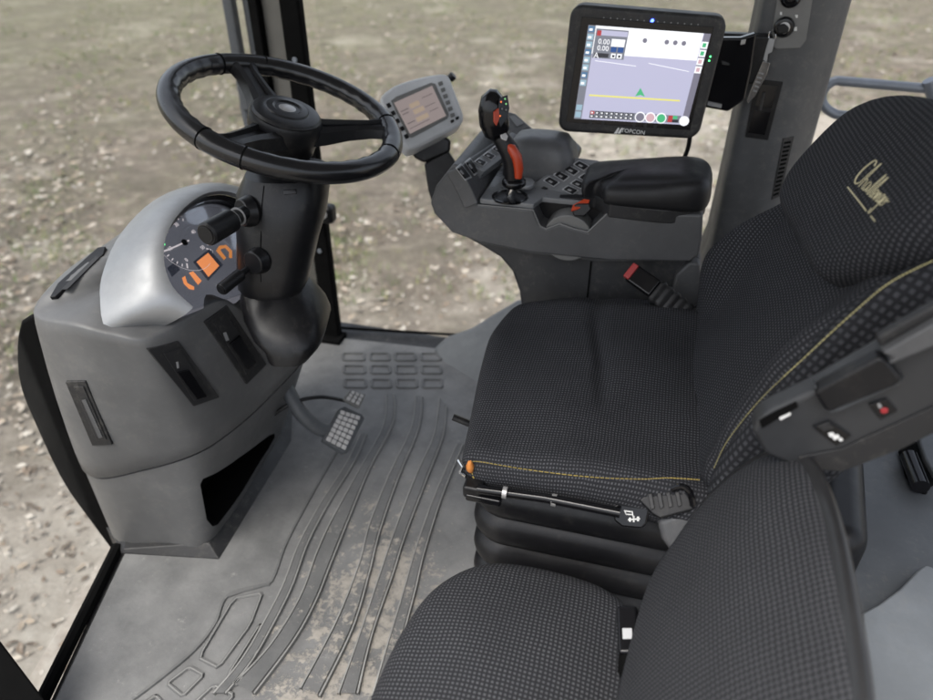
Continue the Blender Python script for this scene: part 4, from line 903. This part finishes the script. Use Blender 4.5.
jloft('base_collar', [(514, 187, 8, 8), (514, 184, 12, 12), (514, 181, 12, 12), (514, 178, 9, 9)], 'gloss_black', js)
gr = jloft('grip', [(514, 181, 9, 9), (513, 172, 9, 9), (512, 160, 9.5, 10), (509, 150, 10, 10), (503, 141, 9, 9), (497, 132, 8, 8)], 'black_plastic', js)
jloft('orange_side', [(518, 177, 4, 6, -.008), (518.5, 168, 5, 7, -.008), (516.5, 157, 5.5, 8, -.008), (511, 148, 5, 7, -.008), (507, 144, 2, 3, -.008)], 'orange_grip', gr)
jloft('silver_rest', [(525, 186, 9, 12, .05), (525, 184, 10, 13, .05), (525, 182, 9, 12, .05)], 'silver', js)
hd_ = jloft('head', [(499, 138, 7, 8), (497, 132, 13, 12), (494, 122, 15, 14), (493, 110, 15, 14), (494, 101, 13.5, 12), (497, 95, 9, 8), (499, 93.5, 4, 4)], 'gloss_black', js, sq=3)
bvJ = bvh_of(hd_)
def jpl(u, v):
    p, nn = hit(bvJ, u, v); return (p + nn * .0005, nn)
jp = jpl(501, 112)
lay('button_face', [(499, 98), (507, 95), (509, 108), (507, 118), (500, 128), (497, 118)], (jp[0] + jp[1] * .001, jp[1]), 'gloss_black', hd_, h=.003, bev=.001)
for u, v, mt_ in ((501, 102, 'grip_lit'), (505, 99, 'leg_green'), (506, 104, 'leg_green'), (506, 110, 'dim_mark'), (502, 109, 'dim_mark'), (500, 116, 'grip_lit')): disc('button', W(u, v, pl=(jp[0] + jp[1] * .004, jp[1])), jp[1], .0030, .0015, 'dark_plastic', hd_); disc('button_mark', W(u, v, pl=(jp[0] + jp[1] * .0057, jp[1])), jp[1], .0015, .0006, mt_, hd_)
lay('orange_trigger', [(493, 112), (498, 108), (499, 118), (496, 126), (493, 122)], (jp[0] + jp[1] * .003, jp[1]), 'orange_grip', hd_, h=.004, bev=.0012)
lay('silver_thumb', [(499, 134), (503, 130), (508, 137), (506, 142), (501, 140)], (W(503, 137, y=jb.y - .012), V((.3, -.8, .5)).normalized()), 'steel', gr, h=.006, bev=.002)
#%%TERM
tm = thing('small_terminal', 'pale grey terminal with side keys on a black stalk beside the wheel', 'display', W(438, 200, y=1.42))
TN = V((.42, -.62, .60)).normalized(); TC = W(422, 112, d=1.50); TP = (TC, TN)
ol = cr([(a, b, 0) for a, b in [(381, 98), (389, 89), (400, 83), (420, 77), (440, 73.5), (449, 76), (454, 88), (463, 112), (463, 121), (456, 128), (436, 138), (414, 149), (406, 147), (396, 131), (386, 113)]], 45, True)
tb = prism('housing', [W(p.x, p.y, pl=TP) for p in ol], -TN * .045, 'terminal_grey', tm, bev=.008, seg=4)
lay('bezel', [(391, 101), (396, 97), (431, 83), (435, 84), (449, 115), (447, 119), (412, 138), (408, 137)], TP, 'mid_grey', tb, h=.002, bev=.0008)
scr = lay('screen', [(394, 103), (432, 86), (446, 116), (410, 134)], TP, 'term_lcd', tb, h=.0012, lift=.002)
def lin(p, q, t): return (p[0] + (q[0] - p[0]) * t, p[1] + (q[1] - p[1]) * t)
def sq4(c4, s0, t0, s1, t1):
    f = lambda s, t: lin(lin(c4[0], c4[1], s), lin(c4[3], c4[2], s), t); return [f(s0, t0), f(s1, t0), f(s1, t1), f(s0, t1)]
T4 = [(394, 103), (432, 86), (446, 116), (410, 134)]
for s0, t0, s1, t1, m_ in ((.3, .22, .55, .36, 'term_ink2'), (.32, .42, .6, .56, 'term_ink2'), (.05, .3, .25, .33, 'term_ink'), (.05, .4, .22, .43, 'term_ink'), (.62, .48, .9, .5, 'term_ink'), (.3, .66, .62, .8, 'term_ink2'), (.68, .66, .92, .68, 'term_ink'), (.06, .7, .26, .73, 'term_ink'), (.65, .2, .92, .22, 'term_ink'), (.05, .86, .6, .88, 'term_ink')): lay('screen_symbol', sq4(T4, s0, t0, s1, t1), TP, m_, scr, h=.0004, lift=.0034)
for k in range(5):
    c = lin((388.5, 106), (406, 137), k / 4); lay('key', [(c[0] - 2.4, c[1] - 1.5), (c[0] + 1, c[1] - 3), (c[0] + 3, c[1] + 1), (c[0] - .4, c[1] + 2.6)], TP, 'black_plastic', tb, h=.003, bev=.0008)
for k in range(6):
    c = lin((440, 84.5), (452, 116), k / 5); lay('key', [(c[0] - 2.2, c[1] - 1.6), (c[0] + 2, c[1] - 3), (c[0] + 3, c[1] + .5), (c[0] - 1, c[1] + 2.2)], TP, 'mid_grey', tb, h=.003, bev=.0008)
for c in ((452, 122), (457, 119)): lay('key', [(c[0] - 2, c[1] - 1), (c[0] + 1.5, c[1] - 2.5), (c[0] + 2, c[1]), (c[0] - 1, c[1] + 1.6)], TP, 'black_plastic', tb, h=.003, bev=.0006)
disc('knob', W(450, 79, pl=(TC - TN * .03, TN)), V((.7, .1, .7)), .009, .012, 'black_plastic', tb)
tk = (TC - TN * .03, V((.25, -.9, .3)).normalized())
prism('mount_block', [W(*p, pl=tk) for p in [(409, 147), (414, 158), (424, 163), (450, 152), (451, 140), (440, 134)]], -tk[1] * .05, 'black_plastic', tm, bev=.006)
prism('stalk', [W(*p, pl=(tk[0] - tk[1] * .005, tk[1])) for p in [(424, 163), (448, 150), (458, 166), (452, 200), (434, 210), (428, 190)]], -tk[1] * .04, 'dark_plastic', tm, bev=.006)
#%%MONITOR
mo = thing('touch_monitor', 'large black touchscreen monitor showing a lilac field map', 'monitor', (-.05, 1.42, .5))
MN = V((.0, -1, .02)).normalized(); MP = (V((-.05, 1.40, .85)), MN)
c4 = [(571, 4), (729, 17), (698, 140), (557, 132)]
cw = [W(*p, pl=MP) for p in c4]
ctr = sum(cw, V((0, 0, 0))) / 4
def rc(c4, r, n=6):
    out = []
    for i in range(4):
        p = c4[i]; a = (c4[i - 1] - p).normalized(); b = (c4[(i + 1) % 4] - p).normalized()
        for k in range(n): t = math.pi / 2 * k / (n - 1); out.append(p + a * r * (1 - math.sin(t)) + b * r * (1 - math.cos(t)))
    return out
hs = prism('housing', rc(cw, .022), -MN * .05, 'dark_plastic', mo, bev=.008, seg=4)
ip = [(582, 17), (714, 27), (690, 130), (566, 122)]
lay('bezel', ip, MP, 'gloss_black', hs, h=.0015, bev=.0008)
S4 = [(588.5, 25), (711, 34), (687, 125), (574, 118.5)]
scr = lay('screen', S4, MP, 'scr_lav', hs, h=.0006, lift=.0016)
def sq(s0, t0, s1, t1, m_, name='map_symbol', lift=.0026): return lay(name, sq4(S4, s0, t0, s1, t1), MP, m_, scr, h=.0003, lift=lift)
sq(.06, .0, .94, .30, 'scr_white', 'map_sky'); sq(.0, .0, .065, 1, 'scr_panel', 'icon_bar'); sq(.945, 0, 1, 1, 'scr_grey', 'icon_bar')
for k in range(8): sq(.005, .01 + k * .082, .055, .075 + k * .082, 'scr_sky' if k % 3 else 'scr_blue', 'icon', .003); sq(.012, .035 + k * .082, .04, .06 + k * .082, 'scr_white', 'icon', .0034)
for k in range(2): sq(.005, .85 + k * .075, .055, .91 + k * .075, 'scr_sky', 'icon', .003)
sq(.07, .03, .335, .345, 'scr_panel', 'readout_panel', .003); sq(.11, .045, .33, .10, 'scr_lav', 'readout_panel', .0034); sq(.08, .05, .115, .105, 'scr_red', 'readout_panel', .0036)
sq(.21, .13, .32, .21, 'scr_white', 'readout_panel', .0034); sq(.215, .215, .262, .27, 'scr_navy', 'readout_panel', .0034); sq(.272, .215, .32, .27, 'scr_navy', 'readout_panel', .0034); sq(.225, .285, .262, .335, 'scr_white', 'readout_panel', .0034); sq(.275, .285, .315, .335, 'scr_white', 'readout_panel', .0034); sq(.235, .3, .255, .325, 'scr_dark', 'readout_panel', .0037); sq(.285, .3, .305, .325, 'scr_dark', 'readout_panel', .0037); sq(.085, .29, .205, .335, 'scr_dark', 'readout_panel', .0034)
mx_ = (cw[1] - cw[0]).normalized(); my_ = MN.cross(mx_); my_ = my_ if my_.z > 0 else -my_
for s_, t_ in ((.15, .165), (.15, .235)):
    q = sq4(S4, s_, t_, s_, t_)[0]; text('readout', '0.00', W(*q, pl=MP) + MN * .0036, mx_, my_, .0125, 'scr_white', scr, depth=.0002)
q = sq4(S4, .105, .315, 0, 0)[0]; text('readout', 'A', W(*q, pl=MP) + MN * .0036, mx_, my_, .014, 'scr_white', scr, depth=.0002)
for k, m_ in enumerate(('scr_green', 'scr_green', 'scr_pink', 'scr_pink')): sq(.945, .09 + k * .09, .998, .165 + k * .09, 'scr_white', 'icon', .003); sq(.955, .105 + k * .09, .985, .15 + k * .09, m_, 'icon', .0034)
sq(.10, .735, .885, .752, 'scr_yellow', 'guidance_line')
lay('position_arrow', [(640.5, 88), (645, 97), (640.5, 95), (635, 96.5)], MP, 'scr_green', scr, h=.0003, lift=.003)
for a, b, c_ in ((.10, .37, .40), (.38, .40, .36), (.55, .36, .42)): lay('map_line', [sq4(S4, a, b, a, b)[0], sq4(S4, a + .35, c_, 0, 0)[0], sq4(S4, a + .35, c_ + .006, 0, 0)[0], sq4(S4, a, b + .006, 0, 0)[0]], MP, 'scr_white', scr, h=.0003, lift=.0028) if a != .38 else None
sq(.13, .905, .93, .985, 'scr_panel', 'status_bar', .0028)
for k in range(9): sq(.135 + k * .043, .91, .17 + k * .043, .942, 'scr_dark' if k else 'scr_red', 'status_key', .0032); sq(.135 + k * .043, .95, .17 + k * .043, .98, 'scr_dark', 'status_key', .0032); sq(.142 + k * .043, .92, .158 + k * .043, .934, 'scr_white', 'status_key', .0035); sq(.142 + k * .043, .958, .16 + k * .043, .972, 'scr_white', 'status_key', .0035)
for s_, m_ in ((.575, 'scr_grey'), (.665, 'scr_pink'), (.76, 'scr_green')):
    q = sq4(S4, s_, .94, 0, 0)[0]; c = W(*q, pl=MP) + MN * .003; disc('status_dial', c, MN, .0098, .0003, 'scr_white', scr, bev=0); disc('status_dial', c + MN * .0005, MN, .0078, .0003, m_, scr, bev=0)
sq(.82, .91, .86, .98, 'scr_red', 'status_key', .0033); sq(.86, .91, .9, .945, 'scr_green', 'status_key', .0033); sq(.86, .95, .915, .98, 'scr_dark', 'status_key', .0033)
q = sq4(S4, .965, .955, 0, 0)[0]; disc('status_dial', W(*q, pl=MP) + MN * .003, MN, .009, .0003, 'scr_white', scr, bev=0)
for s_ in (.58, .76, .83, .9): q = sq4(S4, s_ - .1, .12, 0, 0)[0]; disc('map_symbol', W(*q, pl=MP) + MN * .003, MN, .004, .0003, 'scr_grey', scr, bev=0)
for k in range(15):
    t = k / 14; p = W(604 + 94 * t, 17.6 + 7 * t, pl=MP) + MN * .0016; disc('light_bar_dot', p, MN, .0012, .0008, 'dim_mark' if k != 7 else 'led_blue', hs, bev=0, n=10)
disc('light_bar_dot', W(652.5, 20.5, pl=MP) + MN * .0016, MN, .0028, .001, 'led_blue', hs, bev=0, n=14)
for v in (56.5, 60.5): disc('status_light', W(710.5 - (v - 56) * .3, v, pl=MP) + MN * .0016, MN, .0016, .0008, 'led_green', hs, bev=0, n=10)
q = W(632, 133.5, pl=MP); q = W(633, 131.6, pl=MP); text('maker_lettering', 'TOPCON', q + MN * .0009 + mx_ * 0, mx_, my_, .0108, 'white_mark', hs, depth=.0005)
for dxx in (0, 3.4): lay('maker_mark', [(614 + dxx, 133.4), (618 + dxx, 127.8), (619.5 + dxx, 128), (616.9 + dxx, 133.6)], MP, 'white_mark', hs, h=.0012)
for s_ in (.55, .64, .72, .2, .3): q = lin((566, 122), (690, 130), s_); disc('touch_key', W(q[0], q[1] - 1.8, pl=MP) + MN * .0014, MN, .0035, .0006, 'dark_plastic', hs, bev=0, n=14)
mb = (V((.0, 1.46, .85)), V((.05, -1, .0)).normalized())
bk_ = prism('mount_bracket', [W(*p, pl=mb) for p in [(700, 38), (741, 38), (757, 33), (752, 68), (745, 100), (728, 112), (706, 108), (695, 100)]], -mb[1] * .02, 'gloss_black', mo, bev=.004)
lay('bolt', [(722, 61), (729, 63), (729, 65), (722, 64)], mb, 'chrome', bk_, h=.004); lay('plate_edge', [(708, 101), (722, 104), (721, 108), (707, 105)], mb, 'silver', bk_, h=.003); lay('bolt', [(741, 40), (746, 39), (745, 44), (740, 45)], mb, 'steel', bk_, h=.003, bev=.001)
box('mount_arm', (.12, 1.53, .86), (.14, .03, .09), 'black_plastic', mo, bev=.006)
tube('cable', cr([W(690, 136, y=1.44), W(688, 148, y=1.45), W(682, 165, y=1.47), W(676, 190, y=1.5)], 14), .0045, 'black_plastic', mo, n=8)
#%%PILLAR
pi = thing('cab_pillar', 'wide grey plastic cab pillar carrying the ignition switch', 'cab pillar', (.24, 1.6, 0))
plan = [(.160, 1.555), (.170, 1.541), (.20, 1.536), (.245, 1.531), (.272, 1.540), (.30, 1.565), (.322, 1.60), (.325, 1.68), (.24, 1.72), (.165, 1.70), (.158, 1.60)]
rings = []
for zz, s_, dx_ in ((-.02, 1.5, .03), (.30, 1.35, .02), (.45, 1.18, .0), (.55, 1.06, 0), (.64, 1.0, 0), (.8, 1.0, 0), (1.0, 1.0, 0), (1.6, 1.02, 0)):
    rings.append([V((.16 + (p.x - .16) * s_ - dx_, 1.54 + (p.y - 1.54) * s_, zz)) for p in cr([(a, b, 0) for a, b in plan], 60, True)])
pm = loft('pillar_cover', rings, 'pillar_plastic', pi, angle=50); bvP = bvh_of(pm)
o, pl = onplate('ignition_panel', bvP, [(779, -14), (814, -10), (806, 40), (800, 48), (776, 49), (770, 44)], 'mid_grey', pi, h=.003, bev=.0012)
lat('lock_ring', [(.018, 0), (.018, .006), (.015, .010), (.010, .011)], 'gloss_black', o, C=W(784, 27, pl=pl), nrm=pl[1]); lat('lock_core', [(.010, .006), (.010, .013), (.006, .014)], 'steel', o, C=W(784, 27, pl=pl), nrm=pl[1], n=24)
lat('power_socket', [(.018, 0), (.018, .006), (.014, .009), (.008, .003)], 'gloss_black', o, C=W(791, -3, pl=pl), nrm=pl[1])
for z_ in ([(795, 15), (798, 15), (797.5, 18), (796, 18)], [(794, 27), (797, 27), (797, 31), (794, 31)], [(780, 12), (782, 12), (782, 15), (780, 15)]): lay('mark', z_, pl, 'white_mark', o, h=.0004)
PKL = pl
o, pl = onplate('fuse_cover', bvP, [(756, 79), (783, 82), (768, 140), (745, 137)], 'black_plastic', pi, h=.002, bev=.001); lay('insert', [(761, 84), (778, 86), (772, 108), (755, 106)], pl, 'gloss_black', o, h=.001, bev=.0005); lay('insert', [(754, 110), (771, 112), (765, 135), (748, 133)], pl, 'gloss_black', o, h=.001, bev=.0005); tube('bar', [W(764, 92, pl=pl) + pl[1] * .003, W(760, 110, pl=pl) + pl[1] * .003], .003, 'dark_plastic', o, n=8)
o, pl = onplate('air_vent', bvP, [(783, 138), (794, 136), (780, 196), (771, 200)], 'dark_plastic', pi, h=.002, bev=.001)
for k in range(13): t = k / 12; a = lin((784.5, 142), (773.5, 194), t); b = lin((791, 141), (779, 192), t); lay('slot', [a, b, (b[0] - .5, b[1] + 2.2), (a[0] - .5, a[1] + 2.2)], pl, 'matte_black', o, h=.0006)
ik = thing('ignition_key', 'key in the ignition with a silver pointed tag hanging', 'key', W(784, 27, pl=PKL))
kn = PKL[1]; KP = (W(784, 27, pl=PKL) + kn * .016, kn)
lay('key_bow', [(776, 26), (784, 23), (789, 27), (788, 32), (778, 34)], KP, 'black_plastic', ik, h=.010, bev=.003)
loft('key_ring', tuberings([W(772 + 3.5 * math.cos(t), 36 + 5 * math.sin(t), pl=KP) for t in [2 * math.pi * k / 20 for k in range(21)]], .0009, 6), 'chrome', ik)
lay('spare_key', [(769, 38), (775, 39), (772, 52), (768, 54), (767, 62), (763, 60), (766, 48)], KP, 'silver', ik, h=.002, bev=.0005)
tg = lay('key_tag', [(763, 61), (770, 63), (767, 74), (755, 96), (748, 103), (747, 100), (753, 84)], (KP[0] + kn * .004, kn), 'chrome', ik, h=.0018, bev=.0005)
for k in range(5): lay('engraving', [(759 - k * 1.4, 72 + k * 4.4), (764 - k * 1.7, 73.5 + k * 4.4), (763.4 - k * 1.7, 75 + k * 4.4), (758.5 - k * 1.4, 73.5 + k * 4.4)], (KP[0] + kn * .0059, kn), 'dim_mark', tg, h=.0002)
#%%REAR
rs = thing('rear_shelf', 'blue grey moulded shelf behind the seats with a pale raised cover', 'shelf', (.6, .8, .05))
prism('shelf_body', [(.22, .2, .24), (1.1, .2, .24), (1.1, 1.45, .24), (.30, 1.45, .24)], (0, 0, .05), 'rear_grey', rs, bev=.02)
cv = [W(*p, z=.32) for p in [(862, 612), (878, 604), (900, 588), (917, 570), (925, 564), (932, 566), (960, 590), (1000, 760), (860, 760)]]
prism('raised_cover', [p - Z * .05 for p in cv], (0, 0, .05), 'cover_grey', rs, bev=.006, seg=3)
prism('side_wall', [V((.36, .74, .26)), V((.40, 1.02, .26)), V((.34, 1.05, .26)), V((.28, .74, .26))], (0, 0, .16), 'black_plastic', rs, bev=.03, seg=4)
la = thing('storage_latch', 'black roller latch fixed on the rear shelf', 'latch', W(915, 470, z=.29))
q0 = W(909, 456, z=.31); q1 = W(921, 487, z=.31); tube('roller', [q0, q1], .014, 'gloss_black', la, n=16)
prism('bracket', [W(*p, z=.291) for p in [(898, 452), (906, 440), (930, 452), (934, 486), (918, 494), (905, 478)]], (0, 0, .008), 'matte_black', la, bev=.002)
prism('cover_plate', [W(*p, z=.32) for p in [(914, 436), (928, 428), (950, 425), (950, 478), (932, 480), (922, 462)]], (0, 0, .012), 'rear_grey', la, bev=.004)
for u, v in ((903, 448), (923, 492)): disc('screw', W(u, v, z=.291), Z, .006, .003, 'matte_black', la)
#%%LIGHT
w = bpy.data.worlds.new('World'); SC.world = w; w.use_nodes = True; nt = w.node_tree; bg = nt.nodes['Background']
sky = N(nt, 'ShaderNodeTexSky', sky_type='NISHITA'); sky.sun_disc = False
EL, AZ = math.radians(64), math.radians(-150)   # azimuth measured from +Y towards +X
sky.sun_elevation = EL; sky.sun_rotation = AZ; sky.air_density = 1.0; sky.dust_density = 4.0; sky.ozone_density = 1
hsv = N(nt, 'ShaderNodeHueSaturation'); hsv.inputs['Saturation'].default_value = .42
link(nt, sky.outputs[0], hsv.inputs['Color']); link(nt, hsv.outputs[0], bg.inputs[0]); bg.inputs[1].default_value = .12
sl_ = bpy.data.lights.new('Sun', 'SUN'); sl_.energy = 1.3; sl_.angle = math.radians(35); sl_.color = (1, .96, .9)
so = bpy.data.objects.new('sun', sl_); COL.objects.link(so)
sd_ = V((math.sin(AZ) * math.cos(EL), math.cos(AZ) * math.cos(EL), math.sin(EL))); so.rotation_euler = (-sd_).to_track_quat('-Z', 'Y').to_euler(); so.location = sd_ * 20
cam = bpy.data.cameras.new('camera'); co_ = bpy.data.objects.new('camera', cam); COL.objects.link(co_); SC.camera = co_
co_.location = CAM; co_.rotation_euler = (math.pi / 2 - PI_, 0, YAW); cam.sensor_width = 36; cam.lens = 36 * FPX / 933; cam.clip_start = .02; cam.clip_end = 2000
cam.dof.use_dof = True; cam.dof.focus_distance = 1.05; cam.dof.aperture_fstop = 3.3
vs_ = SC.view_settings; vs_.view_transform = 'Standard'; vs_.look = 'None'; vs_.gamma = 1; vs_.use_curve_mapping = False; vs_.exposure = 1.55
SC.cycles.use_denoising = True; SC.cycles.max_bounces = 8; SC.cycles.transparent_max_bounces = 12
